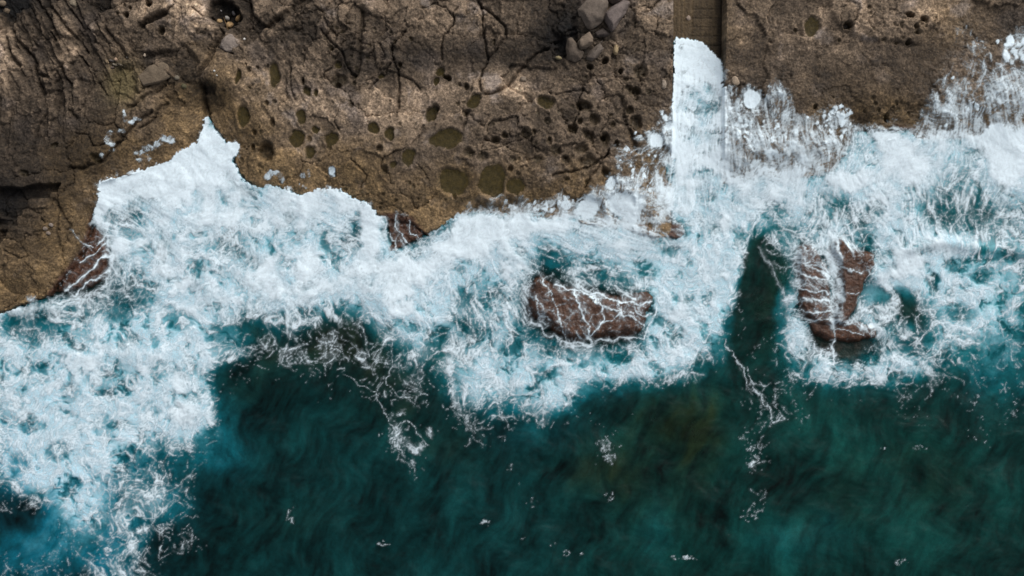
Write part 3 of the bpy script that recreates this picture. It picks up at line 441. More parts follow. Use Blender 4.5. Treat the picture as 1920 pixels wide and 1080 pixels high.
VEIN = [([(1020, 522), (1036, 552), (1046, 590), (1060, 630)], 1.3, .7), ([(1074, 543), (1088, 575), (1098, 608), (1103, 634), (1112, 640)], 2.4, .9), ([(1040, 534), (1075, 544), (1118, 552), (1165, 564), (1200, 572), (1222, 566)], 2.6, .8), ([(1108, 554), (1128, 575), (1131, 600), (1118, 616), (1102, 634)], 2.0, .85), ([(1130, 576), (1158, 583), (1188, 600), (1210, 611)], 1.8, .8), ([(1160, 562), (1166, 584), (1150, 600), (1128, 604)], 1.5, .75), ([(1190, 560), (1186, 578), (1206, 590), (1218, 586)], 1.5, .75), ([(1004, 556), (1014, 588), (1032, 604)], 1.5, .6), ([(1166, 584), (1182, 588), (1190, 600)], 1.2, .7),
 ([(996, 600), (1022, 624), (1066, 643), (1105, 644), (1160, 636), (1204, 634), (1222, 606), (1232, 570)], 2.4, .7), ([(1497, 494), (1520, 500), (1546, 512)], 1.8, .7), ([(1499, 516), (1526, 522), (1552, 524)], 2.2, .75), ([(1501, 540), (1524, 546), (1554, 548)], 1.8, .7), ([(1500, 562), (1530, 566), (1557, 562)], 2.4, .8), ([(1504, 582), (1534, 584), (1560, 582)], 1.8, .7), ([(1512, 602), (1536, 600), (1562, 604)], 1.5, .6), ([(1563, 600), (1566, 630), (1561, 655), (1567, 690)], 1.8, .75), ([(1572, 500), (1590, 508), (1612, 512)], 1.3, .6), ([(1576, 548), (1592, 552), (1608, 548)], 1.2, .6), ([(1566, 622), (1590, 618), (1620, 628)], 1.2, .6),
 ([(137, 428), (148, 445), (158, 456), (170, 470)], 1.2, .45), ([(122, 548), (150, 522), (178, 497), (204, 474)], 2.2, .8), ([(140, 548), (170, 528), (206, 508)], 2.4, .8), ([(158, 458), (176, 464), (190, 448), (196, 434)], 1.6, .7), ([(150, 492), (172, 484), (200, 452)], 1.6, .7), ([(724, 420), (732, 445), (742, 468)], 1.5, .7), ([(742, 405), (748, 430), (762, 455)], 1.5, .7), ([(768, 412), (772, 435), (784, 448)], 1.2, .6),
 ([(1475, 432), (1510, 430), (1540, 436), (1562, 446)], 3.0, .5), ([(1500, 400), (1530, 415), (1552, 440)], 2.0, .5), ([(1540, 385), (1552, 410), (1560, 442)], 2.0, .5), ([(1585, 385), (1575, 410), (1566, 442)], 2.0, .5), ([(1620, 400), (1592, 420), (1570, 444)], 2.0, .5), ([(1648, 425), (1610, 432), (1572, 446)], 2.0, .5),
 ([(1425, 465), (1445, 500), (1470, 545), (1478, 590), (1492, 640), (1520, 675), (1560, 700), (1610, 706), (1650, 690)], 3.0, .22), ([(1400, 690), (1418, 735), (1440, 765), (1452, 795), (1470, 780)], 1.0, .5), ([(1360, 640), (1392, 690), (1400, 720)], 1.2, .5), ([(642, 700), (700, 740), (735, 800), (745, 835), (760, 850)], .9, .4), ([(735, 800), (765, 790), (790, 820), (800, 836)], 1.0, .45), ([(740, 620), (735, 660), (725, 720), (772, 760)], 1.0, .35),
 ([(240, 380), (205, 400), (196, 440), (210, 500), (235, 540)], 3.0, .5), ([(680, 520), (760, 570), (800, 640)], 2.0, .35)]
vein = np.zeros_like(GX)
for pts, wd, op in VEIN:
    sl_ = box_of(pts, 20); dl = line_d(pts, GX[sl_] + m12[sl_] * 9 + n3[sl_] * 2.2, GY[sl_] + m12b[sl_] * 9 - n3[sl_] * 2.2)
    ww = .6 * wd * (.65 + .7 * patch2[sl_] + .5 * n3[sl_]).clip(.25, 2); vein[sl_] = np.maximum(vein[sl_], op * np.exp(-(dl / ww) ** 2) + .22 * op * np.exp(-(dl / (3.2 * ww)) ** 2) * ss(-.2, .5, fine[sl_]))
vein *= wetside + (sd_dryn < 0) * .8
flk = ss(.84, 1.0, fbm(GX, GY, 6.5, 2, 431) + .25 * n40) * (sd_dry > 40) * .5
# rank curls: clots where the nets meet
clot = ss(.75, .99, U) * ss(.3, .7, Dm) * (.2 + .8 * fine.clip(0, 1)) * .6
alpha = 1 - (1 - .96 * soft) * (1 - .86 * net) * (1 - vein) * (1 - clot) * (1 - flk)
# dark pin-windows torn through thick foam
tear = ss(.80, .97, rankmap(-ridge - .35 * fine + .3 * (streak < .3))) * ss(1.02, .72, Dm)
alpha = alpha * (1 - .55 * tear)
grain_f = .5 * (streak - .5) + .5 * fine * .5
alpha = np.clip(alpha * (1 + .18 * grain_f) + .10 * grain_f * ss(.5, 1, alpha), 0, 1)
cov = alpha; thick = soft
near_rock = np.exp(-np.clip(sd_shn, 0, 200) / 30)
milk = .96 * ss(.28, .95, blur(D, 16)) ** .95 + .12 * ss(.25, .6, blur(D, 26)) + ell(CLOUD, GX + n12 * 10, GY + n12 * 8)
milk = lerp(np.clip(milk, 0, 1.1), wm, WW * .85); milk = milk * (1 + .40 * (patch - .5) + .25 * (broad - .5) + .10 * fine) + .02 * ridge
milk = np.clip(milk - .30 * ss(.75, 1, 1 - lace_r) * ss(.2, .6, milk), 0, 1)
# swell
open_ = ss(20, 160, sd_sh)
Wz = fbm(GX, GY, 150, 3, 221) * .22 + fbm(SX, SY, 44, 3, 231, gain=.4) * .10 + fbm(SX, SY * 1.5, 15, 3, 241) * .014 + milk * .15
Wz *= .5 + .5 * open_; Wz += .10 * ss(.55, 1, Dsm) + .30 * np.exp(-np.clip(sd_sh, 0, 400) / 70) * ss(.3, .8, Dsm)
brk = line_d([(1640, 520), (1690, 470), (1760, 452), (1840, 466), (1930, 472), (2050, 476)], GX, GY); Wz += .35 * np.exp(-(brk / 14) ** 2)
Wz = np.where((sd_dryn < 0), np.minimum(Wz, solid - .35), Wz)
FX = np.maximum(solid, Wz); FX = np.maximum(blur(FX, 24, 2), FX); FX = np.maximum(blur(FX, 4.5, 1), np.maximum(solid, Wz))
FZ = FX + ss(.35, .9, Dsm) * (.13 * fbm(SX, SY, 46, 2, 451) + .03 * fbm(SX, SY, 15, 2, 461)).clip(-.02, 1) + .03 + cov * .02 + thick * .02 * U
depth = np.clip(Wz - np.maximum(Z, rockz), 0, 9)
walpha = 1 - np.exp(-depth * 1.25); walpha = np.clip(np.maximum(walpha, milk * 1.05), 0, 1)
walpha = np.where(Wz - np.maximum(Z, rockz) < .02, .35, walpha)
RAMP = [(0, (.0014, .0190, .0190)), (.12, (.0020, .036, .042)), (.28, (.003, .090, .115)), (.5, (.030, .17, .21)), (.72, (.13, .34, .41)), (1.0, (.40, .60, .68))]
wcol = np.stack([np.interp(milk, [r[0] for r in RAMP], [r[1][c] for r in RAMP]) for c in range(3)] + [np.ones_like(milk)], -1).astype(F32)
# open water: drifts of green, blue-green and weedy brown
a_ = ss(-.40, .45, fbm(SX, SY, 130, 4, 251, gain=.45)); du = (SX * .9 + SY * .42) / 1.0; dv = (SY * .9 - SX * .42) * .38
b_ = ss(-.45, .5, fbm(du, dv, 46, 4, 261, gain=.5)); c_ = fbm(du * 1.2, dv * 1.2, 15, 3, 265, gain=.55); lf = ss(450, 100, GX) * ss(600, 900, GY)
brownw = ell([(1310, 800, 45, 120, .1, .9), (1240, 790, 60, 60, 0, .7), (1150, 890, 90, 60, .4, .8), (760, 740, 90, 60, 0, .6), (1440, 560, 40, 70, 0, .5), (850, 840, 60, 40, 0, .4), (1750, 900, 90, 60, .5, .35), (1560, 960, 60, 40, .5, .3), (520, 640, 90, 42, 0, .9), (650, 640, 80, 50, 0, 1), (740, 680, 60, 60, 0, .8), (850, 640, 50, 60, 0, .8), (480, 720, 60, 40, 0, .3), (560, 980, 60, 40, 0, .25), (1590, 900, 40, 60, 0, .25)], GX + n40 * 40, GY + n12 * 20)
lightw = ell([(1520, 790, 120, 60, .6, .8), (1640, 840, 100, 60, 0, .5), (1480, 1010, 110, 60, 0, .8), (1230, 1000, 40, 70, 0, .9), (1700, 990, 160, 80, 0, .35), (900, 1000, 140, 70, 0, .45), (1060, 940, 60, 50, 0, .35), (700, 860, 90, 60, 0, .3), (1330, 740, 60, 40, 0, .6), (1880, 850, 60, 120, 0, .4), (1350, 900, 60, 60, 0, .3), (1130, 820, 60, 30, 0, .3)], GX + n40 * 50, GY + n40 * 30)
darkw = ell([(1360, 960, 35, 90, 0, .6), (1490, 930, 60, 40, -.5, .5), (470, 780, 70, 60, 0, .5), (420, 960, 60, 70, 0, .55), (60, 950, 80, 40, 0, .6), (960, 800, 60, 25, 0, .5), (1060, 880, 60, 30, 0, .4), (1620, 740, 50, 30, 0, .5), (840, 960, 40, 40, 0, .3), (1250, 900, 30, 40, 0, .3), (300, 1010, 60, 40, 0, .3)], GX + n40 * 40, GY + n12 * 20)
wisp = np.clip(fbm(du * 1.1 + n12 * 6, dv * 1.3, 26, 4, 267, gain=.6, ridged=True), -.2, 1)
dk = np.clip(.42 + 1.0 * a_ * b_ + .40 * b_ + .62 * c_ + .35 * wisp + 1.0 * lightw * (.5 + b_) - .75 * darkw, .16, 3.2)[..., None]
brownw = np.clip(brownw * (.5 + .8 * b_), 0, 1)
hue = np.stack([1 + 2.6 * brownw * brownw + 1.3 * brownw + .6 * ss(.1, .6, n40), 1 - .28 * brownw, 1 + .30 * lf - .55 * brownw - .15 * ss(900, 1300, GX)], -1)
om = np.exp(-milk * 3)[..., None]
wcol[..., :3] = wcol[..., :3] * lerp(1.0, dk * hue, om)
fcol = fine
print('foam')

# ------------------------------------------------------------------ rock colours
tn = upgrid(ROCK, WXj, WYj) / 5.0
lt = ell([(790, 195, 95, 48, 0, .55), (690, 205, 60, 40, 0, .4), (900, 165, 45, 25, 0, .45), (975, 172, 24, 18, 0, .9), (560, 190, 90, 50, .3, .35), (470, 160, 40, 30, 0, .4), (370, 25, 40, 30, 0, .4), (262, 28, 34, 20, 0, .45), (1228, 45, 26, 22, 0, .5), (1190, 40, 30, 30, 0, .35), (1205, 130, 30, 30, 0, .3), (820, 25, 30, 22, 0, .4), (750, 40, 36, 18, 0, .35), (790, 55, 25, 15, 0, .3),
 (1640, 30, 90, 26, 0, .35), (1745, 15, 30, 30, 0, .4), (1390, 60, 24, 30, 0, .4), (1450, 45, 60, 20, 0, .25), (1600, 70, 120, 14, 0, .2), (620, 10, 70, 14, 0, .25), (10, 50, 20, 16, 0, .35), (15, 105, 20, 26, 0, .3), (20, 150, 20, 16, 0, .2), (112, 142, 16, 12, 0, .4), (180, 65, 16, 8, 0, .5), (150, 100, 8, 10, 0, .7), (115, 195, 18, 14, 0, .35), (760, 350, 160, 18, 0, .15), (930, 390, 60, 16, 0, .2), (325, 135, 5, 5, 0, 0)], WXj, WYj)
dkm = ell([(1000, 85, 80, 46, -.4, .55), (780, 105, 60, 36, 0, .42), (865, 110, 50, 40, 0, .35), (1060, 70, 34, 60, 0, .6), (590, 75, 40, 50, .5, .35), (655, 110, 30, 45, 0, .3), (520, 60, 50, 50, 0, .25), (90, 300, 120, 60, 0, .3), (60, 380, 70, 30, 0, .3), (160, 130, 40, 50, 0, .2), (345, 140, 50, 34, 0, .3), (1120, 190, 60, 26, 0, .2), (1500, 150, 160, 50, 0, .16), (1690, 130, 60, 40, 0, .15)], WXj, WYj)
tn = tn ** 1.5 * tone * (1 + lt * .95) * np.clip(1 - dkm * 1.0, .25, 1) * 1.05
och = np.clip(1.1 * ss(150, 20, inland + n40 * 60 + n12 * 25) - .5 * ss(1290, 1360, GX) * ss(230, 150, GY), 0, 1)
och = np.maximum(och, ell([(60, 500, 120, 90, 0, .9), (140, 400, 60, 80, 0, .5), (1330, 60, 60, 120, 0, .5), (1620, 200, 130, 50, 0, .6), (1790, 60, 60, 80, 0, .55), (250, 290, 90, 50, 0, .6), (240, 160, 40, 50, 0, .7)], GX, GY)); och = np.clip(och, 0, 1)
ca_, cb_, _ = worley(WXj + n3 * 4, WYj + n12 * 8, 17, 77); crk = cb_ - ca_; grain1 = np.clip(np.random.RandomState(2).randn(*GX.shape), -2, 2.2).astype(F32); speck = fbm(GX, GY, 3.4, 1, 283) + .6 * fbm(GX, GY, 5.5, 1, 284); mott = fbm(GX, GY, 38, 5, 281, gain=.65); mott2 = fbm(WXj, WYj, 12, 4, 291, gain=.7); pale = ss(.12, .5, fbm(WXj, WYj, 60, 5, 301, gain=.62))
val = tn * np.exp(mott * .75 + mott2 * .68 * (1 - .35 * och) + n3 * .32 + .35 * speck + .16 * grain1 + .45 * fbm(GX, GY, 11, 4, 285, gain=.8) - .55 * np.exp(-(crk / .05) ** 2) * ss(.0, .3, n40 + .2) + (plate - .5) * .55 + (plate2 - .5) * .45 * (1 - .6 * och) + (rnd1[cidc] - .5) * .16 + sm * (strat - .5) * .8 + gm * grain * .5)
grey_c = np.array([.104, .076, .052]); och_c = np.array([.128, .083, .037]); pale_c = np.array([.25, .207, .178]); oliv_c = np.array([.068, .052, .018]); dark_c = np.array([.020, .017, .015]); brown_c = np.array([.052, .024, .014])
cc = lerp(grey_c, och_c, (och * (.75 + .25 * mott))[..., None])
cc = lerp(cc, np.array([.092, .074, .064]), (ss(.1, .5, fbm(GX, GY, 70, 3, 311)) * (1 - och) * .5)[..., None]) * val[..., None]
palem = pale * ss(.85, 1.25, tn + .4 * mott) * (1 - .6 * och); cc = lerp(cc, pale_c * val[..., None] ** .4, (palem * .66)[..., None])
lich = ss(.15, .55, fbm(WXj + 500, WYj, 44, 5, 321, gain=.65)) * ss(1.1, .7, tn) * (1 - och); cc = lerp(cc, dark_c, (lich * .55)[..., None])
cc = lerp(cc, oliv_c * 1.1 * np.exp(mott2 * .3)[..., None], (olive * .75)[..., None])
bm = np.maximum(ledgem, ss(-2, 10, sd_shn)); cc = lerp(cc, brown_c * np.exp(mott2 * .9 + (.5 - f1c) * .5)[..., None], bm[..., None])
olb = ell([(238, 160, 30, 34, 0, 1)], GX, GY); cc = lerp(cc, np.array([.115, .092, .043]) * np.exp(mott2 * .25)[..., None], np.clip(olb * 1.2, 0, .85)[..., None])
wetb = ss(60, 10, np.abs(GY - 245 + (GX - 200) * .5) + 200 * (GX > 420)); cc *= 1
deepf = ss(-.5, -5, Z); cc = lerp(cc, np.array([.012, .030, .024]), (deepf * .9)[..., None])
wetf = np.clip(np.exp(-np.clip(-sd_dryn, 0, 300) / 16) * (.7 + n12) + wet_hole * .5 + ss(-3, 10, sd_shn), 0, 1); cc = cc * (1 - .22 * np.clip(wetf, 0, 1) * (sd_shn < 0))[..., None]
rcol = np.concatenate([np.clip(cc, .003, .6), np.ones_like(cc[..., :1])], -1).astype(F32)

# ------------------------------------------------------------------ mesh writing
def idx_outer(n, margin_units, stride):
    k = int(margin_units / STEP / stride); lo = [i * stride for i in range(k, 0, -1)]
    hi = [n - 1 + (i + 1) * stride for i in range(k)]
    return np.array([-v for v in lo] + list(range(n)) + hi)
def fold(i, n, klo, khi):        # beyond the detailed field the last strip is laid down again and again, turned each time
    def tri(d, k): d = d % (2 * k); return np.where(d > k, 2 * k - d, d)
    return np.where(i < 0, tri(-i, klo), np.where(i >= n, n - 1 - tri(i - n + 1, khi), i))
def make_mesh(name, Pxyz, quads, mat, attrs, parent=None):
    used = np.unique(quads); remap = np.full(len(Pxyz), -1, np.int64); remap[used] = np.arange(len(used))
    q = remap[quads].astype(np.int32)
    me = bpy.data.meshes.new(name); me.vertices.add(len(used)); me.vertices.foreach_set('co', Pxyz[used].astype(F32).ravel())
    me.loops.add(q.size); me.loops.foreach_set('vertex_index', q.ravel()); me.polygons.add(len(q)); me.polygons.foreach_set('loop_start', np.arange(0, q.size, 4, dtype=np.int32))
    me.update(calc_edges=True)
    for k, v in attrs.items():
        v = v[used]
        if v.ndim == 1: a = me.attributes.new(k, 'FLOAT', 'POINT'); a.data.foreach_set('value', v.astype(F32))
        else: a = me.attributes.new(k, 'FLOAT_COLOR', 'POINT'); a.data.foreach_set('color', v.astype(F32).ravel())
    me.materials.append(mat); o = bpy.data.objects.new(name, me); COL.objects.link(o); o.parent = parent
    return o
def world(x, y): return (x - 960) * MPP, (540 - y) * MPP
def grid_sheet(name, Zf, mat, attrs, keep=None, margin=900, sl_=None):
    if sl_ is None:
        ii = idx_outer(NX, margin, 6); jj = idx_outer(NY, margin, 6); si = fold(ii, NX, 230, 230); sj = fold(jj, NY, 50, 240)
        xs = X0 + ii * STEP; ys = Y0 + jj * STEP; z = Zf[np.ix_(sj, si)]
        at = {k: v[np.ix_(sj, si)] for k, v in attrs.items()}; kp = None if keep is None else keep[np.ix_(sj, si)]
    else:
        xs = gx[sl_[1]]; ys = gy[sl_[0]]; z = Zf; at = attrs; kp = keep
    nx, ny = len(xs), len(ys); XX, YY = np.meshgrid(xs, ys); wx_, wy_ = world(XX, YY)
    P = np.stack([wx_, wy_, z], -1).reshape(-1, 3)
    id_ = np.arange(nx * ny).reshape(ny, nx)
    q = np.stack([id_[1:, :-1], id_[1:, 1:], id_[:-1, 1:], id_[:-1, :-1]], -1)
    if kp is not None: q = q[(kp[1:, :-1] | kp[1:, 1:] | kp[:-1, 1:] | kp[:-1, :-1])]
    return make_mesh(name, P, q.reshape(-1, 4), mat, {k: (v.reshape(-1, v.shape[-1]) if v.ndim == 3 else v.ravel()) for k, v in at.items()})

# ------------------------------------------------------------------ materials
def mat(name):
    m = bpy.data.materials.new(name); m.use_nodes = True; n = m.node_tree.nodes; return m, m.node_tree, n['Principled BSDF'], n['Material Output']
def node(t, kind, **kw):
    n = t.nodes.new(kind)
    for k, v in kw.items():
        if k in n.inputs: n.inputs[k].default_value = v
        else: setattr(n, k, v)
    return n
def mathn(t, op, a, b=None, c=None):
    n = t.nodes.new('ShaderNodeMath'); n.operation = op
    for i, v in enumerate((a, b, c)):
        if v is None: continue
        if isinstance(v, (int, float)): n.inputs[i].default_value = v
        else: t.links.new(v, n.inputs[i])
    return n.outputs[0]
def rock_mat(name, rough=.8, spec=.25, color=None, bumpd=.08, var=.70, scale=1.0):
    m, t, p, out = mat(name); tc = node(t, 'ShaderNodeTexCoord')
    if color is None: base = node(t, 'ShaderNodeAttribute', attribute_name='tint').outputs['Color']
    else: r = node(t, 'ShaderNodeRGB'); r.outputs[0].default_value = (*color, 1); base = r.outputs[0]
    nz = node(t, 'ShaderNodeTexNoise', Scale=7.0 * scale, Detail=6.0, Roughness=.7); t.links.new(tc.outputs['Object'], nz.inputs['Vector'])
    nb = node(t, 'ShaderNodeTexNoise', Scale=1.3 * scale, Detail=5.0, Roughness=.6, Distortion=.6); t.links.new(tc.outputs['Object'], nb.inputs['Vector'])
    vo = node(t, 'ShaderNodeTexVoronoi', Scale=5.5 * scale); t.links.new(tc.outputs['Object'], vo.inputs['Vector'])
    s = mathn(t, 'ADD', mathn(t, 'MULTIPLY', nz.outputs[0], 1.1), mathn(t, 'MULTIPLY', nb.outputs[0], .7))
    s = mathn(t, 'SUBTRACT', s, .9); s = mathn(t, 'MULTIPLY_ADD', s, var * 3.2, 1.0); s = mathn(t, 'MAXIMUM', s, .15)
    mx = node(t, 'ShaderNodeMix', data_type='RGBA', blend_type='MULTIPLY'); mx.inputs[0].default_value = 1
    cmb = node(t, 'ShaderNodeCombineColor'); [t.links.new(s, cmb.inputs[i]) for i in range(3)]
    t.links.new(base, mx.inputs[6]); t.links.new(cmb.outputs[0], mx.inputs[7]); t.links.new(mx.outputs[2], p.inputs['Base Color'])
    hh = mathn(t, 'ADD', nz.outputs[0], mathn(t, 'MULTIPLY', vo.outputs['Distance'], -.5)); b = node(t, 'ShaderNodeBump', Strength=.8, Distance=bumpd)
    t.links.new(hh, b.inputs['Height']); t.links.new(b.outputs[0], p.inputs['Normal'])
    p.inputs['Roughness'].default_value = rough; p.inputs['Specular IOR Level'].default_value = spec
    if name == 'shelf_rock': t.links.new(mathn(t, 'MULTIPLY_ADD', node(t, 'ShaderNodeAttribute', attribute_name='wet').outputs['Fac'], -.5, rough), p.inputs['Roughness'])
    return m
M_rock = rock_mat('shelf_rock'); M_wet = rock_mat('wet_sea_rock', rough=.45, spec=.4, var=.6)

def water_mat():
    m, t, p, out = mat('sea_water'); tc = node(t, 'ShaderNodeTexCoord')
    at = node(t, 'ShaderNodeAttribute', attribute_name='tint'); al = node(t, 'ShaderNodeAttribute', attribute_name='cover')
    nz = node(t, 'ShaderNodeTexNoise', Scale=1.1, Detail=6.0, Roughness=.62, Distortion=1.2); t.links.new(tc.outputs['Object'], nz.inputs['Vector'])
    n2 = node(t, 'ShaderNodeTexNoise', Scale=7.0, Detail=4.0, Roughness=.7, Distortion=.8); t.links.new(tc.outputs['Object'], n2.inputs['Vector'])
    s = mathn(t, 'ADD', mathn(t, 'MULTIPLY', mathn(t, 'SUBTRACT', nz.outputs[0], .5), .7), mathn(t, 'MULTIPLY', mathn(t, 'SUBTRACT', n2.outputs[0], .5), .9)); s = mathn(t, 'MAXIMUM', mathn(t, 'ADD', s, 1.0), .2)
    cmb = node(t, 'ShaderNodeCombineColor'); [t.links.new(s, cmb.inputs[i]) for i in range(3)]
    mx = node(t, 'ShaderNodeMix', data_type='RGBA', blend_type='MULTIPLY'); mx.inputs[0].default_value = 1
    t.links.new(at.outputs['Color'], mx.inputs[6]); t.links.new(cmb.outputs[0], mx.inputs[7]); t.links.new(mx.outputs[2], p.inputs['Base Color'])
    b = node(t, 'ShaderNodeBump', Strength=.2, Distance=.03); t.links.new(mathn(t, 'ADD', nz.outputs[0], mathn(t, 'MULTIPLY', n2.outputs[0], .3)), b.inputs['Height']); t.links.new(b.outputs[0], p.inputs['Normal'])
    p.inputs['Roughness'].default_value = .32; p.inputs['Specular IOR Level'].default_value = .12
    t.links.new(al.outputs['Fac'], p.inputs['Alpha'])
    return m
def foam_mat():
    m, t, p, out = mat('white_foam'); tc = node(t, 'ShaderNodeTexCoord'); al = node(t, 'ShaderNodeAttribute', attribute_name='cover')
    n2 = node(t, 'ShaderNodeTexNoise', Scale=9.0, Detail=5.0, Roughness=.7, Distortion=.9); t.links.new(tc.outputs['Object'], n2.inputs['Vector'])
    n1 = node(t, 'ShaderNodeTexNoise', Scale=2.2, Detail=4.0, Roughness=.6, Distortion=1.5); t.links.new(tc.outputs['Object'], n1.inputs['Vector'])
    e = mathn(t, 'ADD', mathn(t, 'MULTIPLY', mathn(t, 'SUBTRACT', n2.outputs[0], .5), .8), mathn(t, 'MULTIPLY', mathn(t, 'SUBTRACT', n1.outputs[0], .5), .4))
    a = al.outputs['Fac']
    # the fine grain bites only where the foam is thin
    k = mathn(t, 'MULTIPLY', mathn(t, 'MULTIPLY', a, mathn(t, 'SUBTRACT', 1.15, a)), 2.6)
    a2 = mathn(t, 'MULTIPLY_ADD', e, k, a); cl = node(t, 'ShaderNodeClamp'); t.links.new(a2, cl.inputs[0]); t.links.new(cl.outputs[0], p.inputs['Alpha'])
    p.inputs['Base Color'].default_value = (.69, .80, .86, 1); p.inputs['Roughness'].default_value = .9; p.inputs['Specular IOR Level'].default_value = .1
    b = node(t, 'ShaderNodeBump', Strength=.35, Distance=.04); t.links.new(mathn(t, 'ADD', n2.outputs[0], mathn(t, 'MULTIPLY', n1.outputs[0], .7)), b.inputs['Height']); t.links.new(b.outputs[0], p.inputs['Normal'])
    return m
M_water = water_mat(); M_foam = foam_mat()

# ------------------------------------------------------------------ setting
o = grid_sheet('rocky_ground', Z, M_rock, {'tint': rcol, 'wet': wetf}); o['kind'] = 'structure'; o['label'] = 'brown rock shelf pitted with hollows running down to the sea bed'
o = grid_sheet('sea_water', np.where(Z > .30, -1.2, Wz), M_water, {'tint': wcol, 'cover': walpha}, keep=(Z < .5)); o['kind'] = 'structure'
kf = (alpha > .04); kf = blur(kf.astype(F32), 1.6, 1) > .01
o = grid_sheet('sea_foam', FZ, M_foam, {'cover': alpha}, keep=kf); o['kind'] = 'stuff'; o['label'] = 'white foam spread over the breaking waves and draining off the rock'

def tag(o, label, cat, group=None):
    o['label'] = label; o['category'] = cat
    if group: o['group'] = group
    return o
for R, sl_, sd, hz in rocks_out:
    c = brown_c * np.array([1.0, .95, .85]) * (1.12 if 'ochre' not in R['label'] else 2.2) * np.exp(mott2[sl_] * .6 + (.5 - f1c[sl_]) * .4 + mott[sl_] * .3)[..., None]
    if 'ochre' in R['label']: c = lerp(c, och_c * 1.1, .6)
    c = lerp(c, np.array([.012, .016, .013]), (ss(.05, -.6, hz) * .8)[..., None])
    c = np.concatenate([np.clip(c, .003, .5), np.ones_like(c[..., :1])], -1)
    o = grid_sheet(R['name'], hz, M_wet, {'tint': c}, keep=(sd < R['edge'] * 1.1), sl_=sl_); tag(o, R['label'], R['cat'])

def hz_at(x, y, r=0):
    i = int((x - X0) / STEP); j = int((y - Y0) / STEP); k = max(0, int(r / STEP)); return float(np.max(solid[max(0, j - k):j + k + 1, max(0, i - k):i + k + 1]))
def hmin_at(x, y, r=0):
    i = int((x - X0) / STEP); j = int((y - Y0) / STEP); k = max(0, int(r / STEP)); return float(np.min(solid[max(0, j - k):j + k + 1, max(0, i - k):i + k + 1]))
def hmed_at(x, y, r):
    i = int((x - X0) / STEP); j = int((y - Y0) / STEP); k = max(1, int(r / STEP)); return float(np.median(solid[max(0, j - k):j + k + 1, max(0, i - k):i + k + 1]))

# slipway: a worn sloping slab with rails of plank marks
su = np.arange(-46.2, 46.3, 1.4); sv = np.concatenate([np.arange(-420, -60, 6), np.arange(-60, 440, 1.5)])
SU, SV = np.meshgrid(su.astype(F32), sv.astype(F32)); a_n = fbm(SU + 5, SV, 9, 3, 401); b_n = fbm(SU * 2.4, SV * .22, 16, 3, 411); c_n = fbm(SU, SV, 40, 3, 421)
pl = np.abs(((SV + c_n * 2) / 17.0) % 1 - .5); cross = np.exp(-(np.minimum(np.abs(pl - .5), pl + 9) / .05) ** 2) * ss(-15, -8, SU)
rail = np.exp(-((SU + 25) / 1.6) ** 2) + np.exp(-((SU + 32) / 1.2) ** 2) * .7 + np.exp(-((SU + 9) / 1.2) ** 2)
SZ = .45 - .95 * ss(-60, 430, SV) + a_n * .025 + b_n * .03 - cross * .05 - rail * .035 + .05 * ss(-10, -8, SU)
sval = np.exp(a_n * .4 + b_n * .55 + c_n * .4) * (1 - .35 * cross) * (1 + .35 * rail) * lerp(1.05, .85, ss(0, 60, SV)) * (1 - .62 * ss(34, 43, SU + c_n * 4))  # last factor paints the right wall's cast shadow along the deck edge
SC = np.array([.072, .050, .027]) * sval[..., None]; SC = np.concatenate([SC, np.ones_like(SC[..., :1])], -1)
wx_, wy_ = world(SU + 1307, SV); P = np.stack([wx_, wy_, SZ], -1)
ny_, nx_ = SU.shape; id_ = np.arange(nx_ * ny_).reshape(ny_, nx_); q = np.stack([id_[1:, :-1], id_[1:, 1:], id_[:-1, 1:], id_[:-1, :-1]], -1).reshape(-1, 4)
Pb = P.reshape(-1, 3).copy(); Pb[:, 2] = np.minimum(Pb[:, 2] - .35, Pb[:, 2] - .35); nb_ = len(Pb)
rim = list(id_[0, :]) + list(id_[1:, -1]) + list(id_[-1, -2::-1]) + list(id_[-2:0:-1, 0]); sk = [(rim[k], rim[(k + 1) % len(rim)], rim[(k + 1) % len(rim)] + nb_, rim[k] + nb_) for k in range(len(rim))]
o = make_mesh('slipway', np.concatenate([P.reshape(-1, 3), Pb]), np.concatenate([q, np.array(sk), (q + nb_)[:, ::-1]]), rock_mat('slipway_deck', var=.5, rough=.7), {'tint': np.concatenate([SC.reshape(-1, 4)] * 2)})
tag(o, 'straight brown boat slipway cut down through the rock shelf, its lower end flooded white', 'slipway')

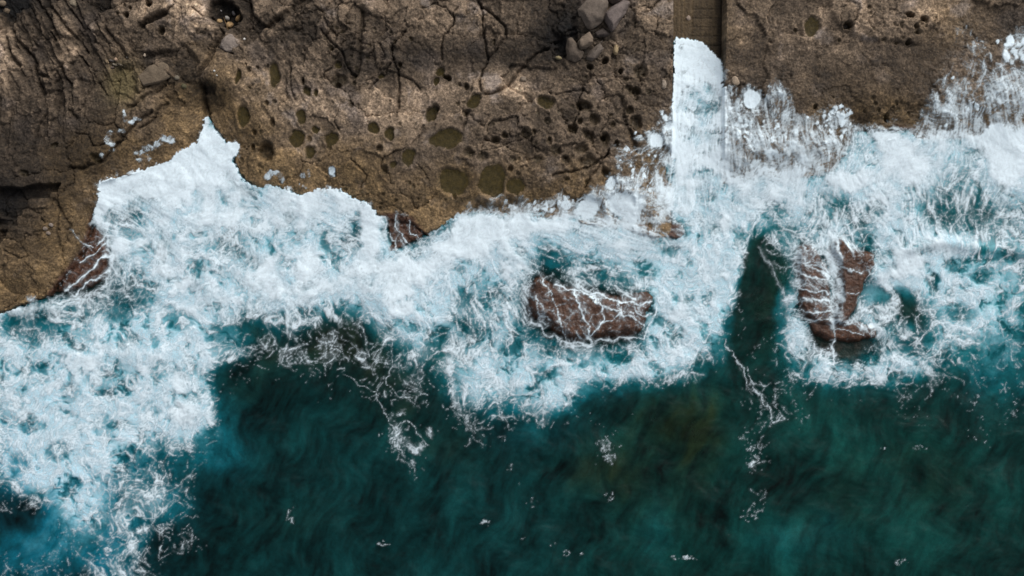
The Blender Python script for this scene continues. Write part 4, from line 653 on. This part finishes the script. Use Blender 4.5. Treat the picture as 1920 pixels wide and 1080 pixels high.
# ------------------------------------------------------------------ loose stones
def stone(name, outline, hgt, color, label, cat, group=None, sink=.12, rough=.8, tilt=(0, 0), seed=0, zc=None, flat=.7, oval=None):
    rs = np.random.RandomState(seed)
    if oval: cx, cy, rx, ry, rt = oval; outline = [(cx + (rx * math.cos(t) * math.cos(rt) - ry * math.sin(t) * math.sin(rt)) * rs.uniform(.86, 1.08), cy + (rx * math.cos(t) * math.sin(rt) + ry * math.sin(t) * math.cos(rt)) * rs.uniform(.86, 1.08)) for t in np.linspace(0, 2 * math.pi, 9)[:-1]]
    cx = sum(p[0] for p in outline) / len(outline); cy = sum(p[1] for p in outline) / len(outline); r = max(math.hypot(p[0] - cx, p[1] - cy) for p in outline)
    z0 = (hmed_at(cx, cy, r * .7) if zc is None else zc) - sink
    bm = bmesh.new(); C0 = world(cx, cy)
    def put(x, y, z): X, Y = world(x, y); bm.verts.new((X - C0[0], Y - C0[1], z))
    for (x, y) in outline:
        put(lerp(cx, x, .88), lerp(cy, y, .88), -.15 * hgt); put(x, y, hgt * rs.uniform(.25, .45)); k = rs.uniform(.62, .86) * flat ** .3
        tx = lerp(cx, x, k) ; ty = lerp(cy, y, k); put(tx, ty, hgt * (rs.uniform(.75, 1.0)) + (tx - cx) * MPP * tilt[0] + (ty - cy) * MPP * tilt[1])
    put(cx + rs.uniform(-.2, .2) * r, cy + rs.uniform(-.2, .2) * r, hgt * 1.05)
    res = bmesh.ops.convex_hull(bm, input=bm.verts); bmesh.ops.delete(bm, geom=[v for v in bm.verts if not v.link_faces], context='VERTS')
    bmesh.ops.bevel(bm, geom=list(bm.edges), offset=min(.05, r * MPP * .12), segments=2, affect='EDGES', profile=.6)
    bmesh.ops.triangulate(bm, faces=bm.faces)
    lim = max(.05, r * MPP / 9)
    for _ in range(4):
        ed = [e for e in bm.edges if e.calc_length() > lim]
        if not ed: break
        bmesh.ops.subdivide_edges(bm, edges=ed, cuts=1); bmesh.ops.triangulate(bm, faces=[f for f in bm.faces if len(f.verts) > 3])
    bm.verts.ensure_lookup_table(); co = np.array([v.co[:] for v in bm.verts], F32)
    a = fbm(co[:, 0] / MPP + seed * 31 + co[:, 2] * 17, co[:, 1] / MPP + seed * 7 + co[:, 2] * 11, 14, 4, 55) * min(.09, r * MPP * .10)
    bm.normal_update()
    for v, q in zip(bm.verts, a): v.co += v.normal * float(q)
    me = bpy.data.meshes.new(name); bm.to_mesh(me); bm.free(); me.materials.append(rock_mat('stone_' + name, color=color, var=.42, rough=rough, bumpd=.03, scale=1.3)); [setattr(p, 'use_smooth', False) for p in me.polygons]
    me.polygons.foreach_set('use_smooth', [True] * len(me.polygons))
    o = bpy.data.objects.new(name, me); COL.objects.link(o); o.location = (C0[0], C0[1], z0); return tag(o, label, cat, group)
GB = 'fallen boulders at the top of the shelf'
stone('boulder', [(1080, 28), (1100, 8), (1125, 3), (1136, 10), (1137, 24), (1127, 33), (1128, 50), (1118, 58), (1105, 66), (1093, 62), (1085, 45)], 1.25, (.125, .100, .080), 'largest craggy grey-brown boulder of the fallen pile', 'boulder', GB, seed=1, tilt=(.1, -.1))
stone('boulder', [(1124, 36), (1150, 20), (1165, 8), (1178, 12), (1171, 32), (1156, 52), (1143, 71), (1136, 56), (1128, 44)], 1.0, (.13, .105, .095), 'pointed grey triangular boulder right of the largest one', 'boulder', GB, seed=2, tilt=(-.25, .1), flat=.95)
stone('boulder', [(1132, 0), (1140, -16), (1170, -14), (1173, 4), (1157, 15), (1146, 16), (1136, 9)], .9, (.115, .09, .075), 'boulder cut off by the top edge, above the pointed triangular one', 'boulder', GB, seed=3)
stone('boulder', [(1080, 88), (1088, 78), (1102, 69), (1110, 80), (1109, 90), (1096, 100), (1085, 101)], .95, (.15, .115, .085), 'small smooth tan slab leaning over its darker neighbour', 'boulder', GB, seed=4, tilt=(.1, .2), flat=1.1)
stone('boulder', [(1062, 80), (1071, 78), (1080, 98), (1094, 106), (1086, 120), (1075, 123), (1061, 118), (1059, 98)], .75, (.098, .076, .058), 'brown boulder partly under the small tan slab', 'boulder', GB, seed=5)
stone('boulder', [(1107, 69), (1128, 58), (1142, 71), (1132, 76), (1114, 77)], .5, (.06, .048, .042), 'low dark boulder wedged below the largest one', 'boulder', GB, seed=6)
stone('boulder', [(1094, 118), (1104, 100), (1122, 88), (1130, 98), (1120, 112), (1108, 122)], .5, (.105, .085, .07), 'long grooved grey boulder below the small tan slab', 'boulder', GB, seed=16, tilt=(0, .1))
stone('rock', None, .35, (.30, .225, .13), 'oval cream stone in a gap right of the fallen boulders', 'stone', oval=(1152, 99, 6, 11, .15), seed=7, sink=.05)
stone('rock', None, .25, (.22, .18, .10), 'small yellowish stone in the dark gap left of the boulders', 'stone', oval=(1046, 115, 7, 4, .2), seed=8, sink=.03)
stone('rock', None, .25, (.20, .16, .12), 'round pale stone beside the long diagonal crack', 'stone', oval=(981, 152, 7, 6, 0), seed=9, sink=.06)
stone('rock', None, .2, (.28, .23, .18), 'whitish oval stone at the left edge of the slipway', 'stone', oval=(1242, 162, 5, 10, 0), seed=10, sink=.04)
stone('rock', None, .2, (.30, .235, .17), 'pale pink stone just above the foam right of the slipway', 'stone', oval=(1376, 155, 9, 10, -.4), seed=11, sink=.04)
stone('rock', None, .15, (.32, .25, .2), 'tiny pale stone lying on the dry upper slipway', 'stone', oval=(1291, 34, 5, 5, 0), seed=12, sink=.03)
stone('rock', [(433, 66), (440, 68), (455, 89), (443, 103), (428, 101), (415, 92), (420, 77)], .5, (.20, .165, .14), 'pale four-sided block between two cracks below the stone-filled pit', 'stone', seed=13, sink=.30, flat=1.4)
stone('rock', [(266, 149), (284, 128), (308, 119), (322, 124), (329, 148), (308, 158), (276, 167), (270, 160)], .55, (.125, .095, .065), 'long speckled brown block beside the olive rock basin', 'stone', seed=14, sink=.08, flat=1.4)
GP = 'stones in the dark pit'; zp = hmin_at(424, 30, 8)
for k, (x, y, rx, ry, rt, c, l) in enumerate([(414, 18, 5.5, 5, .3, (.32, .29, .28), 'pale grey stone at the upper left of the dark pit'), (437, 24, 3.5, 5.5, -.3, (.16, .15, .15), 'narrow grey stone at the upper right of the dark pit'), (425, 33, 4.5, 5.5, -.7, (.33, .31, .28), 'whitish stone in the middle of the dark pit'),
     (410, 39, 7.5, 5.5, .2, (.36, .24, .12), 'tan stone at the lower left of the dark pit'), (429, 46, 8.5, 6.5, -.4, (.34, .22, .11), 'largest tan stone at the bottom of the dark pit'), (446, 33, 5, 8.5, .6, (.33, .21, .10), 'tan stone against the right wall of the dark pit')]):
    stone('pit_stone', None, .35, c, l, 'stone', GP, oval=(x, y, rx, ry, rt), seed=20 + k, zc=zp + .25, sink=.05)
GS = 'small stones at the head of the olive basin'
for k, (x, y, rx, ry, rt, c, l) in enumerate([(207, 119, 2.6, 5.5, -.6, (.19, .14, .085), 'thin brown sliver at the left end of the stone cluster'), (215, 117, 6.5, 2.8, .3, (.10, .085, .075), 'dark flat stone in the middle of the small cluster'), (223.5, 115, 3.6, 4, 0, (.33, .23, .16), 'pinkish round stone on top of the small cluster'), (221, 124, 7, 2.8, .25, (.19, .16, .12), 'long pale sliver below the dark flat stone'),
     (232, 125, 6, 2, .35, (.17, .14, .10), 'thin sliver reaching into the olive basin'), (216, 130, 4, 3.2, 0, (.11, .085, .07), 'brown stone at the bottom of the small cluster'), (242, 110, 2.5, 2.3, 0, (.38, .34, .29), 'tiny white pebble at the end of the dark groove'), (277, 107, 2.2, 4, 0, (.38, .31, .24), 'small upright cream stone above the speckled block')]):
    stone('pebble', None, .22, c, l, 'pebble', GS, oval=(x, y, rx, ry, rt), seed=40 + k, sink=.02)
for k, (x, y, r, l, c) in enumerate([(409, 138, 2.2, 'upper white glint in the wet crack above the foam tongue, modelled as a pebble', (.62, .62, .6)), (413, 146, 1.8, 'lower white glint in the wet crack above the foam tongue, modelled as a pebble', (.55, .55, .52)), (461, 76, 3.0, 'white glint on the dark wet slab below the pit, modelled as a pebble', (.55, .53, .5)), (338, 150, 6, 'grey flat stone in the dark hollow beside the speckled block', (.14, .12, .09)), (351, 165, 6, 'greenish stone in the dark hollow near its lower end', (.10, .09, .05)), (7, 8, 8, 'rounded tan stone at the top left corner', (.17, .13, .09)), (15, 22, 7, 'brown stone beside the dark recess at the top left', (.12, .09, .06)), (148, 13, 9, 'rounded tan lump among the slanting strata', (.17, .14, .10)), (93, 430, 5, 'left pinkish stone on the ochre ledge by the rock steps', (.20, .16, .13)), (103, 423, 5, 'right pinkish stone on the ochre ledge by the rock steps', (.20, .165, .14)), (98, 438, 5, 'lowest pinkish stone on the ochre ledge by the rock steps', (.19, .15, .12)), (1580, 54, 6, 'dark stone lodged in a round hole', (.05, .042, .035))]):  # the three white ones are glints of light, built as little white stones
    stone('pebble' if r < 4 else 'rock', None, max(.12, r * .035), c, l, 'pebble' if r < 4 else 'stone', oval=(x, y, r, r * .85, .3), seed=60 + k, sink=.03, zc=None)

# ------------------------------------------------------------------ tide pools: standing water in the hollows
def pool_mat():
    m, t, p, out = mat('pool_water'); p.inputs['Base Color'].default_value = (.055, .043, .014, 1); p.inputs['Roughness'].default_value = .12; p.inputs['Specular IOR Level'].default_value = .2; p.inputs['Alpha'].default_value = .55
    tc = node(t, 'ShaderNodeTexCoord'); n = node(t, 'ShaderNodeTexNoise', Scale=3.0, Detail=4.0); t.links.new(tc.outputs['Object'], n.inputs['Vector']); r = node(t, 'ShaderNodeValToRGB'); r.color_ramp.elements[0].color = (.03, .025, .010, 1); r.color_ramp.elements[1].color = (.085, .062, .020, 1)
    r.color_ramp.elements[0].position = .3; r.color_ramp.elements[1].position = .7; t.links.new(n.outputs[0], r.inputs[0]); t.links.new(r.outputs[0], p.inputs['Base Color']); return m
M_pool = pool_mat()
POOLL = {(452, 148): 'narrow dark pool in a slot beside pale rock', (518, 143): 'tall tapering olive pool below the dark strata', (459, 220): 'oval olive pool right of the foam tongue tip', (568, 222): 'small pool above a larger round olive one', (560, 262): 'round olive pool with a pale fleck in it', (596, 246): 'tiny round ochre pool between two bigger pools',
 (624, 263): 'neatly round olive pool with a crisp rim', (585, 287): 'shallow ochre pool below the pool with a pale fleck', (579, 174): 'small round pool among small dark holes', (596, 178): 'very small pool right beside another small round one', (637, 126): 'small dark pool near the foot of a dark slab', (827, 139): 'upper lobe of the keyhole-shaped dark pool', (819, 157): 'lower lobe of the keyhole-shaped dark pool',
 (809, 216): 'irregular dark pool on pale rock, below the keyhole-shaped one', (704, 244): 'dark bean-shaped pool left of a round olive one', (733, 254): 'small olive pool beside the dark bean-shaped one', (718, 146): 'tiny pool at the end of a short crack', (889, 194): 'slanting pool in the crack where two cracks meet', (837, 263): 'long bright olive pool lying sideways at the foot of the crack',
 (768, 297): 'tilted shallow ochre pool left of the long olive one', (740, 311): 'small orange-brown pool beside the tilted one', (1022, 195): 'shaded pool in a wide hollow right of the white rock patch', (852, 341): 'wide heart-shaped olive pool near the foam', (925, 340): 'largest tall olive pool near the foam', (968, 350): 'round olive pool touching the largest one', (1516, 55): 'round mustard-coloured pool right of the slipway'}
for (cx, cy, rx, ry, rt, dp, wl) in HOLE:
    if not wl: continue
    i = int((cx - X0) / STEP); j = int((cy - Y0) / STEP); rim_z = []
    for t in np.linspace(0, 2 * math.pi, 24, endpoint=False):
        x = cx + rx * 1.1 * math.cos(t) * math.cos(rt) - ry * 1.1 * math.sin(t) * math.sin(rt); y = cy + rx * 1.1 * math.cos(t) * math.sin(rt) + ry * 1.1 * math.sin(t) * math.cos(rt); rim_z.append(hz_at(x, y))
    zz = np.percentile(rim_z, 15) - .10; bm = bmesh.new(); c = world(cx, cy); prev = None
    zz = max(zz, hmin_at(cx, cy, 3) + .06)
    vs = []
    for t in np.linspace(0, 2 * math.pi, 40, endpoint=False):
        k = 1.04 + .04 * math.sin(3 * t + cx); x = rx * k * math.cos(t) * math.cos(rt) - ry * k * math.sin(t) * math.sin(rt); y = rx * k * math.cos(t) * math.sin(rt) + ry * k * math.sin(t) * math.cos(rt); vs.append((x * MPP, -y * MPP))
    top = [bm.verts.new((x, y, 0)) for x, y in vs]; f = bm.faces.new(top); f.normal_update()
    if f.normal.z < 0: f.normal_flip()
    me = bpy.data.meshes.new('rock_pool'); bm.to_mesh(me); bm.free(); me.materials.append(M_pool); o = bpy.data.objects.new('rock_pool', me); COL.objects.link(o); o.location = (c[0], c[1], zz)
    tag(o, POOLL[(cx, cy)], 'rock pool', 'pools in the hollows of the shelf')
print('done')
